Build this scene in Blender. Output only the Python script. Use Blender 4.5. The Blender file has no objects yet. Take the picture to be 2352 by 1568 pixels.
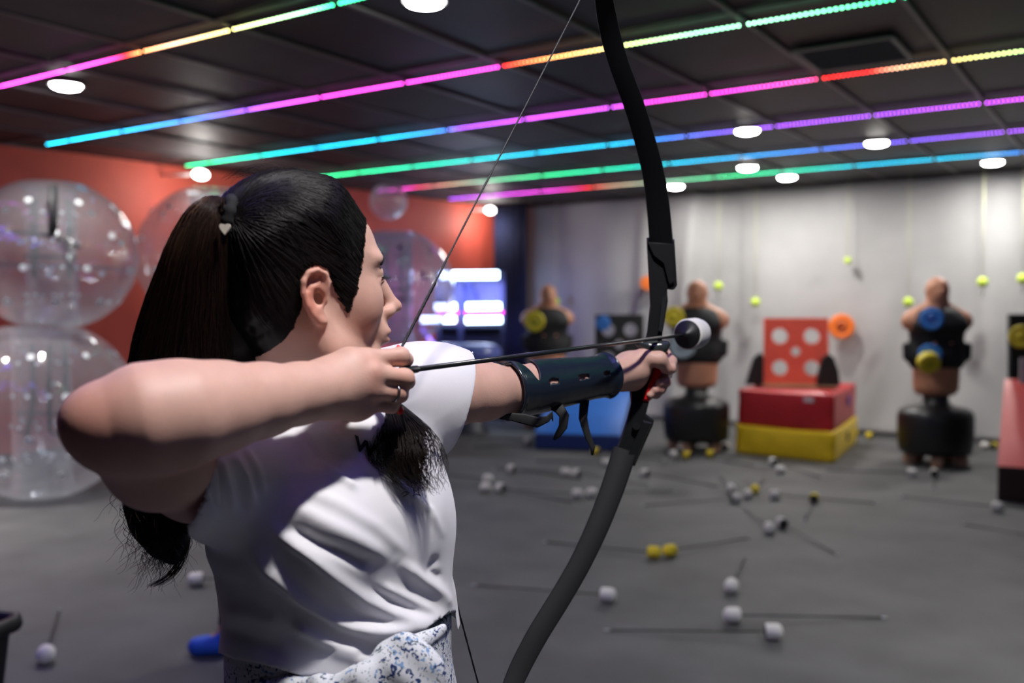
import bpy, math, random
import numpy as np
from mathutils import Vector, Matrix, Euler
random.seed(7); RNG = np.random.default_rng(7)
PI = math.pi
S = bpy.context.scene
COL = S.collection
# ------------------------------------------------------------------ camera
F = 2190.0                                  # focal length in pixels of the 2352 px frame
CAMH = 1.48
YAW, PITCH = math.radians(33.7), math.radians(-1.88)
cam = bpy.data.cameras.new('camera')
cam.sensor_width = 36.0
cam.lens = F/2352*36.0
cam.clip_start = 0.05; cam.clip_end = 100
cam.dof.use_dof = True
cam.dof.focus_distance = 1.30
cam.dof.aperture_fstop = 3.0
cam.dof.aperture_blades = 0
camo = bpy.data.objects.new('camera', cam)
COL.objects.link(camo)
CM = Matrix.Translation((0, 0, CAMH)) @ Matrix.Rotation(YAW, 4, 'Z') @ Matrix.Rotation(PI/2+PITCH, 4, 'X')
camo.matrix_world = CM
S.camera = camo
def P(px, py, d):
    """point seen at pixel (px,py) of the photograph, d metres along the view axis"""
    return CM @ Vector(((px-1176)/F*d, (784-py)/F*d, -d))
def G(px, py, z=0.0):
    """point on the horizontal plane z seen at that pixel"""
    o = CM.translation; r = P(px, py, 1.0)-o
    return o + r*((z-o.z)/r.z)
def onY(px, py, Y):
    o = CM.translation; r = P(px, py, 1.0)-o
    return o + r*((Y-o.y)/r.y)
# ------------------------------------------------------------------ world, exposure
w = bpy.data.worlds.new('world'); S.world = w; w.use_nodes = True
w.node_tree.nodes['Background'].inputs[0].default_value = (0.48, 0.40, 1.0, 1)
w.node_tree.nodes['Background'].inputs[1].default_value = 0.05
S.view_settings.view_transform = 'Standard'; S.view_settings.look = 'None'
S.view_settings.gamma = 1.0; S.view_settings.use_curve_mapping = False
S.view_settings.exposure = 0.0
CEIL = 3.04
WALLY = 11.95                               # the curtain hangs along this line
REDA = Vector((-9.25, 2.0, 0)); REDB = Vector((-8.25, WALLY+0.3, 0))
# ------------------------------------------------------------------ materials
def new_mat(name):
    m = bpy.data.materials.new(name); m.use_nodes = True
    nt = m.node_tree; nt.nodes.clear()
    out = nt.nodes.new('ShaderNodeOutputMaterial')
    return m, nt, out
def mat(name, col, rough=0.6, metal=0.0, noise=0.0, scale=20.0, bump=0.0, bscale=None, spec=0.5, sheen=0.0, coat=0.0, sss=0.0, attr=None, col2=None):
    m, nt, out = new_mat(name)
    b = nt.nodes.new('ShaderNodeBsdfPrincipled'); nt.links.new(b.outputs[0], out.inputs[0])
    c4 = (*col, 1)
    b.inputs['Base Color'].default_value = c4
    b.inputs['Roughness'].default_value = rough
    b.inputs['Metallic'].default_value = metal
    b.inputs['Specular IOR Level'].default_value = spec
    b.inputs['Sheen Weight'].default_value = sheen
    b.inputs['Coat Weight'].default_value = coat
    if sss > 0:
        b.inputs['Subsurface Weight'].default_value = sss
        b.inputs['Subsurface Radius'].default_value = (0.9, 0.35, 0.2)
        b.inputs['Subsurface Scale'].default_value = 0.012
    tc = nt.nodes.new('ShaderNodeTexCoord')
    src = None
    if attr:
        a = nt.nodes.new('ShaderNodeVertexColor'); a.layer_name = attr; src = a.outputs[0]
    if noise > 0:
        n = nt.nodes.new('ShaderNodeTexNoise'); n.inputs['Scale'].default_value = scale; n.inputs['Detail'].default_value = 6
        nt.links.new(tc.outputs['Object'], n.inputs['Vector'])
        mx = nt.nodes.new('ShaderNodeMix'); mx.data_type = 'RGBA'
        mr = nt.nodes.new('ShaderNodeMapRange'); mr.inputs[1].default_value = 0.3; mr.inputs[2].default_value = 0.7
        nt.links.new(n.outputs['Fac'], mr.inputs[0]); nt.links.new(mr.outputs[0], mx.inputs[0])
        if src is None:
            k = col2 if col2 else tuple(min(1, v*(1+noise)) for v in col)
            mx.inputs[6].default_value = (*[v*(1-noise) for v in col], 1) if not col2 else c4
            mx.inputs[7].default_value = (*k, 1)
            nt.links.new(mx.outputs[2], b.inputs['Base Color'])
        else:
            mx.blend_type = 'MULTIPLY'; mx.inputs[0].default_value = 1
            for l in list(mx.inputs[0].links): nt.links.remove(l)
            rp = nt.nodes.new('ShaderNodeMapRange'); rp.inputs[1].default_value = .3; rp.inputs[2].default_value = .7
            rp.inputs[3].default_value = 1-noise; rp.inputs[4].default_value = 1.0
            nt.links.new(n.outputs['Fac'], rp.inputs[0])
            nt.links.new(src, mx.inputs[6]); nt.links.new(rp.outputs[0], mx.inputs[7])
            nt.links.new(mx.outputs[2], b.inputs['Base Color'])
    elif src is not None:
        nt.links.new(src, b.inputs['Base Color'])
    if bump > 0:
        n2 = nt.nodes.new('ShaderNodeTexNoise'); n2.inputs['Scale'].default_value = bscale or scale*4; n2.inputs['Detail'].default_value = 8
        nt.links.new(tc.outputs['Object'], n2.inputs['Vector'])
        bp = nt.nodes.new('ShaderNodeBump'); bp.inputs['Strength'].default_value = bump; bp.inputs['Distance'].default_value = 0.01
        nt.links.new(n2.outputs['Fac'], bp.inputs['Height']); nt.links.new(bp.outputs[0], b.inputs['Normal'])
    return m
def emis(name, col, strength, attr=None):
    m, nt, out = new_mat(name)
    e = nt.nodes.new('ShaderNodeEmission'); e.inputs[0].default_value = (*col, 1); e.inputs[1].default_value = strength
    if attr:
        a = nt.nodes.new('ShaderNodeVertexColor'); a.layer_name = attr; nt.links.new(a.outputs[0], e.inputs[0])
    nt.links.new(e.outputs[0], out.inputs[0])
    return m
def film_mat(name, tint=(0.95, 0.97, 1.0), milk=0.06, bumpscale=6.0):
    """clear vinyl film: mostly see-through, glossy, slightly milky"""
    m, nt, out = new_mat(name)
    tr = nt.nodes.new('ShaderNodeBsdfTransparent'); tr.inputs[0].default_value = (*tint, 1)
    gl = nt.nodes.new('ShaderNodeBsdfGlossy'); gl.inputs['Roughness'].default_value = 0.08; gl.inputs[0].default_value = (1, 1, 1, 1)
    df = nt.nodes.new('ShaderNodeBsdfDiffuse'); df.inputs[0].default_value = (0.85, 0.88, 0.92, 1)
    tl = nt.nodes.new('ShaderNodeBsdfTranslucent'); tl.inputs[0].default_value = (0.85, 0.88, 0.92, 1)
    tc = nt.nodes.new('ShaderNodeTexCoord')
    n = nt.nodes.new('ShaderNodeTexNoise'); n.inputs['Scale'].default_value = bumpscale; n.inputs['Detail'].default_value = 3
    v = nt.nodes.new('ShaderNodeTexVoronoi'); v.inputs['Scale'].default_value = bumpscale*1.3
    nt.links.new(tc.outputs['Object'], n.inputs['Vector']); nt.links.new(tc.outputs['Object'], v.inputs['Vector'])
    ad = nt.nodes.new('ShaderNodeMath'); ad.operation = 'ADD'
    nt.links.new(n.outputs['Fac'], ad.inputs[0]); nt.links.new(v.outputs['Distance'], ad.inputs[1])
    bp = nt.nodes.new('ShaderNodeBump'); bp.inputs['Strength'].default_value = 0.5; bp.inputs['Distance'].default_value = 0.03
    nt.links.new(ad.outputs[0], bp.inputs['Height'])
    nt.links.new(bp.outputs[0], gl.inputs['Normal'])
    lw = nt.nodes.new('ShaderNodeLayerWeight'); lw.inputs[0].default_value = 0.25
    mr = nt.nodes.new('ShaderNodeMapRange'); mr.inputs[3].default_value = 0.07; mr.inputs[4].default_value = 0.55
    nt.links.new(lw.outputs['Facing'], mr.inputs[0])
    a1 = nt.nodes.new('ShaderNodeMixShader'); a1.inputs[0].default_value = 0.5
    nt.links.new(df.outputs[0], a1.inputs[1]); nt.links.new(tl.outputs[0], a1.inputs[2])
    pw = nt.nodes.new('ShaderNodeMath'); pw.operation = 'MULTIPLY_ADD'
    pw.inputs[1].default_value = milk*3; pw.inputs[2].default_value = milk
    nt.links.new(lw.outputs['Facing'], pw.inputs[0])
    a2 = nt.nodes.new('ShaderNodeMixShader'); nt.links.new(pw.outputs[0], a2.inputs[0])
    nt.links.new(tr.outputs[0], a2.inputs[1]); nt.links.new(a1.outputs[0], a2.inputs[2])
    a3 = nt.nodes.new('ShaderNodeMixShader'); nt.links.new(mr.outputs[0], a3.inputs[0])
    nt.links.new(a2.outputs[0], a3.inputs[1]); nt.links.new(gl.outputs[0], a3.inputs[2])
    nt.links.new(a3.outputs[0], out.inputs[0])
    return m
# ------------------------------------------------------------------ mesh helpers
def frame_of(d):
    d = Vector(d).normalized()
    a = Vector((0, 0, 1)) if abs(d.z) < 0.95 else Vector((1, 0, 0))
    u = d.cross(a).normalized(); v = u.cross(d).normalized()
    return u, v
class MB:
    def __init__(s): s.v = []; s.f = []; s.smooth = []
    def add(s, vs, fs, smooth=False):
        n = len(s.v); s.v += [Vector(p) for p in vs]
        s.f += [tuple(i+n for i in f) for f in fs]; s.smooth += [smooth]*len(fs); return s
    def box(s, c, size, M=None, bev=0.0):
        c = Vector(c); hx, hy, hz = [q/2 for q in size]
        if bev <= 0:
            vs = [Vector((x*hx, y*hy, z*hz)) for x in (-1, 1) for y in (-1, 1) for z in (-1, 1)]
            fs = [(0, 1, 3, 2), (4, 6, 7, 5), (0, 4, 5, 1), (2, 3, 7, 6), (0, 2, 6, 4), (1, 5, 7, 3)]
        else:
            b = min(bev, hx*.9, hy*.9, hz*.9); vs = []; idx = {}
            for x in (-1, 1):
                for y in (-1, 1):
                    for z in (-1, 1):
                        for ax in range(3):
                            q = [x*(hx-b), y*(hy-b), z*(hz-b)]; q[ax] = (x, y, z)[ax]*(hx, hy, hz)[ax]
                            idx[(x, y, z, ax)] = len(vs); vs.append(Vector(q))
            fs = []
            for ax in range(3):
                o1, o2 = [(1, 2), (2, 0), (0, 1)][ax]
                for sg in (-1, 1):
                    r = []
                    for a_, b_ in ((-1, -1), (1, -1), (1, 1), (-1, 1)):
                        k = [0, 0, 0]; k[ax] = sg; k[o1] = a_; k[o2] = b_; r.append(idx[(*k, ax)])
                    fs.append(tuple(r if sg > 0 else r[::-1]))
                for a_ in (-1, 1):
                    for b_ in (-1, 1):
                        k0 = [0, 0, 0]; k1 = [0, 0, 0]; k0[ax] = -1; k1[ax] = 1
                        for k in (k0, k1): k[o1] = a_; k[o2] = b_
                        r = [idx[(*k0, o1)], idx[(*k1, o1)], idx[(*k1, o2)], idx[(*k0, o2)]]
                        fs.append(tuple(r if a_*b_ > 0 else r[::-1]))
            for x in (-1, 1):
                for y in (-1, 1):
                    for z in (-1, 1):
                        r = [idx[(x, y, z, 0)], idx[(x, y, z, 1)], idx[(x, y, z, 2)]]
                        fs.append(tuple(r if x*y*z > 0 else r[::-1]))
        vs = [((M @ p) if M else p) + c for p in vs]
        return s.add(vs, fs)
    def tube(s, pts, r, n=10, caps=True, flat=1.0, up=None, smooth=True):
        """swept tube; r a number or a list; flat squeezes it along the second frame axis"""
        pts = [Vector(p) for p in pts]; m = len(pts)
        rs = r if isinstance(r, (list, tuple)) else [r]*m
        fl = flat if isinstance(flat, (list, tuple)) else [flat]*m
        vs = []; prev = None
        for i, p in enumerate(pts):
            d = (pts[min(i+1, m-1)]-pts[max(i-1, 0)])
            if d.length < 1e-9: d = Vector((0, 0, 1))
            d.normalize()
            if up is not None:
                u = Vector(up) - d*d.dot(Vector(up)); u.normalize()
            elif prev is None: u, _ = frame_of(d)
            else:
                u = prev - d*d.dot(prev); u.normalize()
            prev = u; v = d.cross(u)
            for k in range(n):
                a = 2*PI*k/n
                vs.append(p + u*(math.cos(a)*rs[i]) + v*(math.sin(a)*rs[i]*fl[i]))
        fs = []
        for i in range(m-1):
            for k in range(n):
                k2 = (k+1) % n
                fs.append((i*n+k, i*n+k2, (i+1)*n+k2, (i+1)*n+k))
        s.add(vs, fs, smooth)
        if caps:
            b = len(s.v)-m*n
            s.f.append(tuple(b+k for k in range(n))[::-1]); s.smooth.append(False)
            s.f.append(tuple(b+(m-1)*n+k for k in range(n))); s.smooth.append(False)
        return s
    def lathe(s, prof, M=None, n=32, sx=1.0, sy=1.0):
        """prof: (radius, z) pairs from bottom to top"""
        vs = []; m = len(prof)
        for r, z in prof:
            for k in range(n):
                a = 2*PI*k/n; p = Vector((r*math.cos(a)*sx, r*math.sin(a)*sy, z)); vs.append(M @ p if M else p)
        fs = []
        for i in range(m-1):
            for k in range(n):
                k2 = (k+1) % n; fs.append((i*n+k, i*n+k2, (i+1)*n+k2, (i+1)*n+k))
        s.add(vs, fs, True)
        b = len(s.v)-m*n
        if prof[0][0] > 1e-5: s.f.append(tuple(b+k for k in range(n))[::-1]); s.smooth.append(False)
        if prof[-1][0] > 1e-5: s.f.append(tuple(b+(m-1)*n+k for k in range(n))); s.smooth.append(False)
        return s
    def sphere(s, c, r, n=20, m=12, M=None):
        c = Vector(c); rr = r if isinstance(r, (tuple, list)) else (r, r, r)
        vs = [Vector((0, 0, -rr[2]))]
        for j in range(1, m):
            t = -PI/2+PI*j/m
            for k in range(n):
                a = 2*PI*k/n
                vs.append(Vector((rr[0]*math.cos(t)*math.cos(a), rr[1]*math.cos(t)*math.sin(a), rr[2]*math.sin(t))))
        vs.append(Vector((0, 0, rr[2]))); top = len(vs)-1; fs = []
        for k in range(n):
            k2 = (k+1) % n
            fs.append((0, 1+k2, 1+k)); fs.append((top, 1+(m-2)*n+k, 1+(m-2)*n+k2))
        for j in range(m-2):
            for k in range(n):
                k2 = (k+1) % n; a = 1+j*n; b = 1+(j+1)*n
                fs.append((a+k, a+k2, b+k2, b+k))
        vs = [((M @ p) if M else p)+c for p in vs]
        return s.add(vs, fs, True)
    def prism(s, poly, z0, z1, M=None):
        """closed outline poly (x,y) extruded from z0 to z1"""
        n = len(poly)
        vs = [Vector((x, y, z0)) for x, y in poly]+[Vector((x, y, z1)) for x, y in poly]
        if M: vs = [M @ p for p in vs]
        fs = [tuple(range(n))[::-1], tuple(range(n, 2*n))]+[(i, (i+1) % n, n+(i+1) % n, n+i) for i in range(n)]
        return s.add(vs, fs)
def winv(parent):
    M = Matrix.Identity(4); p = parent
    while p is not None:
        M = p.matrix_basis @ M; p = p.parent
    return M.inverted()
def obj(name, mb, material, parent=None, world=True, attr=None, label=None):
    me = bpy.data.meshes.new(name)
    vs = mb.v
    if parent is not None and world:
        Mi = winv(parent); vs = [Mi @ p for p in vs]
    me.from_pydata([tuple(p) for p in vs], [], mb.f)
    me.polygons.foreach_set('use_smooth', mb.smooth)
    me.materials.append(material); me.update()
    o = bpy.data.objects.new(name, me); COL.objects.link(o)
    if parent is not None: o.parent = parent
    if label: o['label'] = label
    return o
def empty(name, loc=(0, 0, 0), rz=0.0):
    o = bpy.data.objects.new(name, None); COL.objects.link(o)
    o.empty_display_size = 0.05
    o.location = loc; o.rotation_euler = (0, 0, rz); return o
def tag(o, label=None, cat=None, group=None, kind=None):
    if label: o['label'] = label
    if cat: o['category'] = cat
    if group: o['group'] = group
    if kind: o['kind'] = kind
    return o
def copy_tree(o, parent=None):
    c = o.copy(); COL.objects.link(c)
    if parent is not None: c.parent = parent
    for ch in [x for x in bpy.data.objects if x.parent is o]: copy_tree(ch, c)
    return c
def struct(o): o['kind'] = 'structure'; return o
# ================================================================== smooth solids (signed distances meshed with surface nets)
def A3(p): return np.array([p[0], p[1], p[2]], dtype=np.float64)
class Solid:
    def __init__(s): s.pr = []
    def _add(s, fn, lo, hi, k, op): s.pr.append((fn, np.array(lo), np.array(hi), k, op)); return s
    def cone(s, a, b, r1, r2, k=0.01, op='u', squash=None):
        """capsule from a to b, radii r1 r2; squash=(direction, factor) flattens it along a direction"""
        a = A3(a); b = A3(b); ab = b-a; L2 = max(float(ab@ab), 1e-12)
        m = max(r1, r2)
        if squash: n = A3(squash[0]); n = n/np.linalg.norm(n); q = squash[1]; m = m*max(1, q)
        def fn(X):
            P_ = X-a
            t = np.clip(P_@ab/L2, 0, 1)
            D = P_-t[..., None]*ab
            if squash:
                h = D@n; D = D+np.outer(h*(1/q-1), n).reshape(D.shape)
            d = np.sqrt((D*D).sum(-1))-(r1+(r2-r1)*t)
            return d*min(1, q) if squash else d
        return s._add(fn, np.minimum(a, b)-m, np.maximum(a, b)+m, k, op)
    def chain(s, pts, rs, k=0.01, op='u', squash=None):
        for i in range(len(pts)-1): s.cone(pts[i], pts[i+1], rs[i], rs[i+1], k, op, squash)
        return s
    def ell(s, c, r, M=None, k=0.01, op='u'):
        """ellipsoid; columns of M are its axes"""
        c = A3(c); r = np.array(r, float); R = np.array(M)[:3, :3] if M is not None else np.eye(3)
        def fn(X):
            q = (X-c)@R; k0 = np.sqrt(((q/r)**2).sum(-1)); k1 = np.sqrt(((q/(r*r))**2).sum(-1))+1e-9
            return k0*(k0-1)/k1
        e = np.sqrt(((R*r)**2).sum(1)); return s._add(fn, c-e, c+e, k, op)
    def __call__(s, X, margin=0.03):
        lo = X.reshape(-1, 3).min(0)-margin; hi = X.reshape(-1, 3).max(0)+margin
        d = np.full(X.shape[:-1], 0.08)
        for fn, a, b, k, op in s.pr:
            if (a > hi).any() or (b < lo).any(): continue
            e = fn(X)
            if op == 'u':
                h = np.maximum(k-np.abs(d-e), 0)/k; d = np.minimum(d, e)-h*h*k*0.25
            elif op == 's':
                e = -e; h = np.maximum(k-np.abs(d-e), 0)/k; d = np.maximum(d, e)+h*h*k*0.25
            elif op == 'i':
                h = np.maximum(k-np.abs(d-e), 0)/k; d = np.maximum(d, e)+h*h*k*0.25
        return d
def mesh_solid(f, lo, hi, h, B=40, post=None):
    """surface nets in blocks; f maps points (n,3) to distances"""
    lo = np.array(lo, float); hi = np.array(hi, float)
    N = np.ceil((hi-lo)/h).astype(int)+2
    VID = []; VP = []; Q = []
    def gid(i, j, k): return (i*np.int64(N[1]+2)+j)*np.int64(N[2]+2)+k
    for bx in range(0, N[0], B):
        for by in range(0, N[1], B):
            for bz in range(0, N[2], B):
                c = lo+(np.array([bx, by, bz])+B/2)*h
                if not f_near(f, c-B*h/2-0.01, c+B*h/2+0.01): continue
                I = np.arange(bx, bx+B+1); J = np.arange(by, by+B+1); K = np.arange(bz, bz+B+1)
                X = np.stack(np.meshgrid(lo[0]+I*h, lo[1]+J*h, lo[2]+K*h, indexing='ij'), -1)
                V = f(X)
                s = V < 0
                if s.all() or not s.any(): continue
                c8 = [s[a:a+B, b:b+B, d:d+B] for a in (0, 1) for b in (0, 1) for d in (0, 1)]
                cnt = sum(x.astype(np.int8) for x in c8)
                ci, cj, ck = np.nonzero((cnt > 0) & (cnt < 8))
                acc = np.zeros((len(ci), 3)); n = np.zeros(len(ci))
                for ax in range(3):
                    o1, o2 = [x for x in range(3) if x != ax]
                    for u in (0, 1):
                        for v in (0, 1):
                            p = [ci, cj, ck]; p = [x.copy() for x in p]; p[o1] = p[o1]+u; p[o2] = p[o2]+v
                            q = [x.copy() for x in p]; q[ax] = q[ax]+1
                            va = V[p[0], p[1], p[2]]; vb = V[q[0], q[1], q[2]]
                            m = (va < 0) != (vb < 0)
                            t = np.where(m, va/np.where(m, va-vb, 1), 0)
                            w_ = m.astype(float); pos = np.zeros((len(ci), 3))
                            pos[:, o1] = u; pos[:, o2] = v; pos[:, ax] = t
                            acc += pos*w_[:, None]; n += w_
                pos = acc/n[:, None]
                VP.append(lo+(np.stack([ci+bx, cj+by, ck+bz], 1)+pos)*h); VID.append(gid(ci+bx, cj+by, ck+bz))
                for ax in range(3):
                    sl0 = [slice(0, B)]*3; sl1 = list(sl0); sl1[ax] = slice(1, B+1)
                    s0 = s[tuple(sl0)]; s1 = s[tuple(sl1)]
                    ei, ej, ek = np.nonzero(s0 != s1)
                    fl = s0[ei, ej, ek]
                    g = [ei+bx, ej+by, ek+bz]
                    o1, o2 = [(1, 2), (2, 0), (0, 1)][ax]
                    ids = []
                    for (u, v) in ((-1, -1), (0, -1), (0, 0), (-1, 0)):
                        q = [x.copy() for x in g]; q[o1] = q[o1]+u; q[o2] = q[o2]+v
                        ids.append(gid(*q))
                    quad = np.stack(ids, 1); quad[~fl] = quad[~fl][:, ::-1]
                    Q.append(quad)
    VID = np.concatenate(VID); VP = np.concatenate(VP); Q = np.concatenate(Q)
    o = np.argsort(VID); VID = VID[o]; VP = VP[o]
    idx = np.searchsorted(VID, Q); idx = np.clip(idx, 0, len(VID)-1)
    ok = (VID[idx] == Q).all(1)
    return VP, idx[ok]
def f_near(f, lo, hi):
    for s_ in (f.solids if hasattr(f, 'solids') else [f]):
        for fn, a, b, k, op in s_.pr:
            if op == 'u' and not ((a-0.02 > hi).any() or (b+0.02 < lo).any()): return True
    return False
class Fn:
    def __init__(s, fn, solids): s.fn = fn; s.solids = solids
    def __call__(s, X, margin=0.03): return s.fn(X)
def relax(V, Q, n=2, lam=0.5):
    e = np.concatenate([Q[:, [0, 1]], Q[:, [1, 2]], Q[:, [2, 3]], Q[:, [3, 0]]])
    e = np.concatenate([e, e[:, ::-1]])
    deg = np.bincount(e[:, 0], minlength=len(V)).astype(float); deg[deg == 0] = 1
    for _ in range(n):
        A_ = np.stack([np.bincount(e[:, 0], weights=V[e[:, 1], i], minlength=len(V)) for i in range(3)], 1)/deg[:, None]
        V = V+(A_-V)*lam
    return V
def solid_obj(name, VQ, material, parent=None, color=None, label=None, uv=None):
    V, Qd = VQ
    col = color(V) if color else None
    Mi = np.array(winv(parent)) if parent is not None else np.eye(4)
    Vl = V@Mi[:3, :3].T+Mi[:3, 3]
    me = bpy.data.meshes.new(name)
    me.vertices.add(len(Vl)); me.vertices.foreach_set('co', Vl.astype(np.float32).ravel())
    me.loops.add(len(Qd)*4); me.loops.foreach_set('vertex_index', Qd.astype(np.int32).ravel())
    me.polygons.add(len(Qd)); me.polygons.foreach_set('loop_start', (np.arange(len(Qd))*4).astype(np.int32))
    me.polygons.foreach_set('loop_total', np.full(len(Qd), 4, dtype=np.int32))
    me.update(calc_edges=True); me.validate()
    me.polygons.foreach_set('use_smooth', np.ones(len(me.polygons), dtype=bool))
    if col is not None:
        at = me.color_attributes.new('Col', 'FLOAT_COLOR', 'POINT')
        at.data.foreach_set('color', np.concatenate([col, np.ones((len(col), 1))], 1).astype(np.float32).ravel())
    me.materials.append(material); me.update()
    o = bpy.data.objects.new(name, me); COL.objects.link(o)
    if parent is not None: o.parent = parent
    if label: o['label'] = label
    return o
def smooth(e0, e1, x):
    t = np.clip((x-e0)/(e1-e0), 0, 1); return t*t*(3-2*t)
# ================================================================== ROOM
M_floor = mat('floor_rubber', (0.080, 0.081, 0.083), 0.62, noise=0.28, scale=2.2, bump=0.25, bscale=180)
M_tile = mat('ceiling_tile', (0.022, 0.022, 0.025), 0.55, noise=0.15, scale=3)
M_tile2 = mat('ceiling_tile_grey', (0.075, 0.073, 0.078), 0.7, noise=0.15, scale=3)
M_grid = mat('ceiling_grid', (0.16, 0.15, 0.16), 0.5)
M_dark = mat('dark_wall', (0.02, 0.02, 0.03), 0.8)
M_red = mat('red_wall', (0.72, .115, .075), 0.6, noise=0.12, scale=2)
X0, X1, Y0, Y1 = -9.6, 4.2, -4.0, WALLY+0.45
struct(obj('floor', MB().box(((X0+X1)/2, (Y0+Y1)/2, -0.05), (X1-X0, Y1-Y0, 0.1)), M_floor))
# ceiling: dark tiles with two paler bays, hung in a grid
GX = [-1.84+0.79*k for k in range(-10, 9)]; GX = [x for x in GX if X0 < x < X1]
GY = [3.42+1.42*k for k in range(-5, 7)]; GY = [y for y in GY if Y0 < y < Y1]
struct(obj('ceiling', MB().box(((X0+X1)/2, (Y0+Y1)/2, CEIL+0.06), (X1-X0, Y1-Y0, 0.1)), M_tile))
pb = MB()
for (xa, xb) in ((-4.99, -4.22), (-8.15, -7.38)):
    pb.box(((xa+xb)/2, 5.2, CEIL+0.006), (xb-xa, 12.5, 0.012))
struct(obj('ceiling_paler_bays', pb, M_tile2))
gb = MB()
for x in GX: gb.box((x, (Y0+Y1)/2, CEIL-0.004), (0.028, Y1-Y0, 0.016))
for y in GY[0::1]: gb.box(((X0+X1)/2, y, CEIL-0.002), (X1-X0, 0.022, 0.012))
struct(obj('trim_1', gb, M_grid))
struct(obj('wall_back', MB().box(((X0+X1)/2, Y1+0.05, CEIL/2), (X1-X0, 0.1, CEIL)), M_dark))
struct(obj('wall_right', MB().box((X1+0.05, (Y0+Y1)/2, CEIL/2), (0.1, Y1-Y0, CEIL)), mat('right_wall', (0.2, 0.2, 0.22), 0.8)))
struct(obj('wall_front', MB().box(((X0+X1)/2, Y0-0.05, CEIL/2), (X1-X0, 0.1, CEIL)), mat('front_wall', (0.08, 0.08, 0.10), 0.8)))
# left wall: red above, grey dado below 1.75 m towards the far end
rd = (REDB-REDA).normalized(); rn = Vector((rd.y, -rd.x, 0))
def wall_strip(name, a, b, z0, z1, m, t=0.1):
    vs = []
    for p in (a, b, b-rn*t, a-rn*t):
        vs += [p+Vector((0, 0, z0)), p+Vector((0, 0, z1))]
    return obj(name, MB().add(vs, [(0, 2, 3, 1), (2, 4, 5, 3), (4, 6, 7, 5), (6, 0, 1, 7), (0, 6, 4, 2), (1, 3, 5, 7)]), m)
RA = REDA - rd*6.1
struct(wall_strip('wall_left', RA, REDB, 0, CEIL, M_red))
struct(wall_strip('trim_2', RA+rn*.012+Vector((0,0,0)), REDB+rn*.012, 1.9, 1.93, mat('red_wall_rail', (0.25, 0.03, 0.05), .6), 0.01))
struct(wall_strip('baseboard_left', RA+rn*.02, REDB+rn*.02, 0, 0.12, M_dark, 0.018))
# grey curtain: broad soft folds, drawn aside here and there
def curtain():
    nx, nz = 340, 60; xa, xb = -8.05, X1-0.05; v = []; f = []
    for i in range(nx+1):
        x = xa+(xb-xa)*i/nx
        for j in range(nz+1):
            z = 0.02+(CEIL-0.05)*j/nz; h = j/nz; s = x
            low = (1-h)
            sw = 0.35*low*low*math.sin(x*0.9+0.6)           # the cloth sweeps sideways towards the floor
            y = 0.030*math.sin((s+sw)*5.1+0.7*math.sin(s*1.3)) + 0.016*math.sin((s-sw*1.6)*11.3+1.0) * (0.4+0.6*low)
            y += 0.045*math.exp(-((s+sw*2-0.2*low-(-1.3))/0.13)**2)*low*-1.3
            y += -0.10*math.exp(-((x-(-2.6)-0.9*low)/0.16)**2)*low
            y += -0.09*math.exp(-((x-(0.5)-0.7*low)/0.14)**2)*low
            y += -0.08*math.exp(-((x-(-5.0)+0.3*low)/0.12)**2)
            y += -0.07*math.exp(-((x-(-5.75)+0.2*low)/0.10)**2)
            y -= 0.10*low**6
            v.append((x, WALLY+y, z))
    for i in range(nx):
        for j in range(nz):
            a = i*(nz+1)+j; f.append((a, a+nz+1, a+nz+2, a+1))
    mb = MB(); mb.add(v, f, True)
    o = obj('backdrop_curtain', mb, mat('curtain_cloth', (0.43, 0.43, 0.43), 0.9, noise=0.10, scale=1.4, bump=0.1, bscale=30))
    sm = o.modifiers.new('thickness', 'SOLIDIFY'); sm.thickness = 0.004; sm.offset = 1
    tag(o, 'pale grey fabric backdrop curtain hanging along the far target wall', 'curtain')
curtain()
# dark navy curtain closing the corner
def navy():
    mb = MB(); v = []; f = []; n = 60; a = onY(1132, 700, WALLY-0.35); b = onY(1207, 700, WALLY-0.35)
    for i in range(n+1):
        t = i/n; x = a.x+(b.x-a.x)*t
        for z in (0.02, 1.0, 2.0, CEIL-0.02):
            v.append((x, WALLY-0.32+0.03*math.sin(t*32), z))
    for i in range(n):
        for j in range(3):
            q = i*4+j; f.append((q, q+4, q+5, q+1))
    o = obj('corner_drape', mb.add(v, f, True), mat('navy_cloth', (0.008, 0.012, 0.05), 0.85))
    o.modifiers.new('thickness', 'SOLIDIFY').thickness = 0.006
    tag(o, 'dark navy drape hanging floor to ceiling at the corner left of the grey curtain', 'curtain')
navy()
# ------------------------------------------------------------------ ceiling downlights
M_lamp = emis('lamp_disc', (1.0, 0.97, 0.93), 60.0)
M_ring = mat('lamp_ring', (0.6, 0.6, 0.6), 0.4)
def downlight(p, label, power, size=0.14, spot=None, col=(1, 0.965, 0.92)):
    t = empty('ceiling_light', (p.x, p.y, CEIL-0.012)); tag(t, label, 'ceiling light', 'round downlights in the dark ceiling')
    obj('housing', MB().lathe([(0.10, -0.004), (0.112, -0.012), (0.112, 0.0), (0.10, 0.012)], n=32), M_ring, t, world=False)
    obj('diffuser', MB().lathe([(0.0, -0.034), (0.06, -0.032), (0.09, -0.022), (0.098, -0.004), (0.05, -0.002)], n=32), M_lamp, t, world=False)
    l = bpy.data.lights.new('lamp', 'AREA'); l.shape = 'DISK'; l.size = size; l.energy = power; l.color = col
    l.spread = math.radians(spot or 140)
    lo = bpy.data.objects.new('lamp', l); COL.objects.link(lo); lo.parent = t; lo.location = (0, 0, -0.045)
    return t
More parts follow.
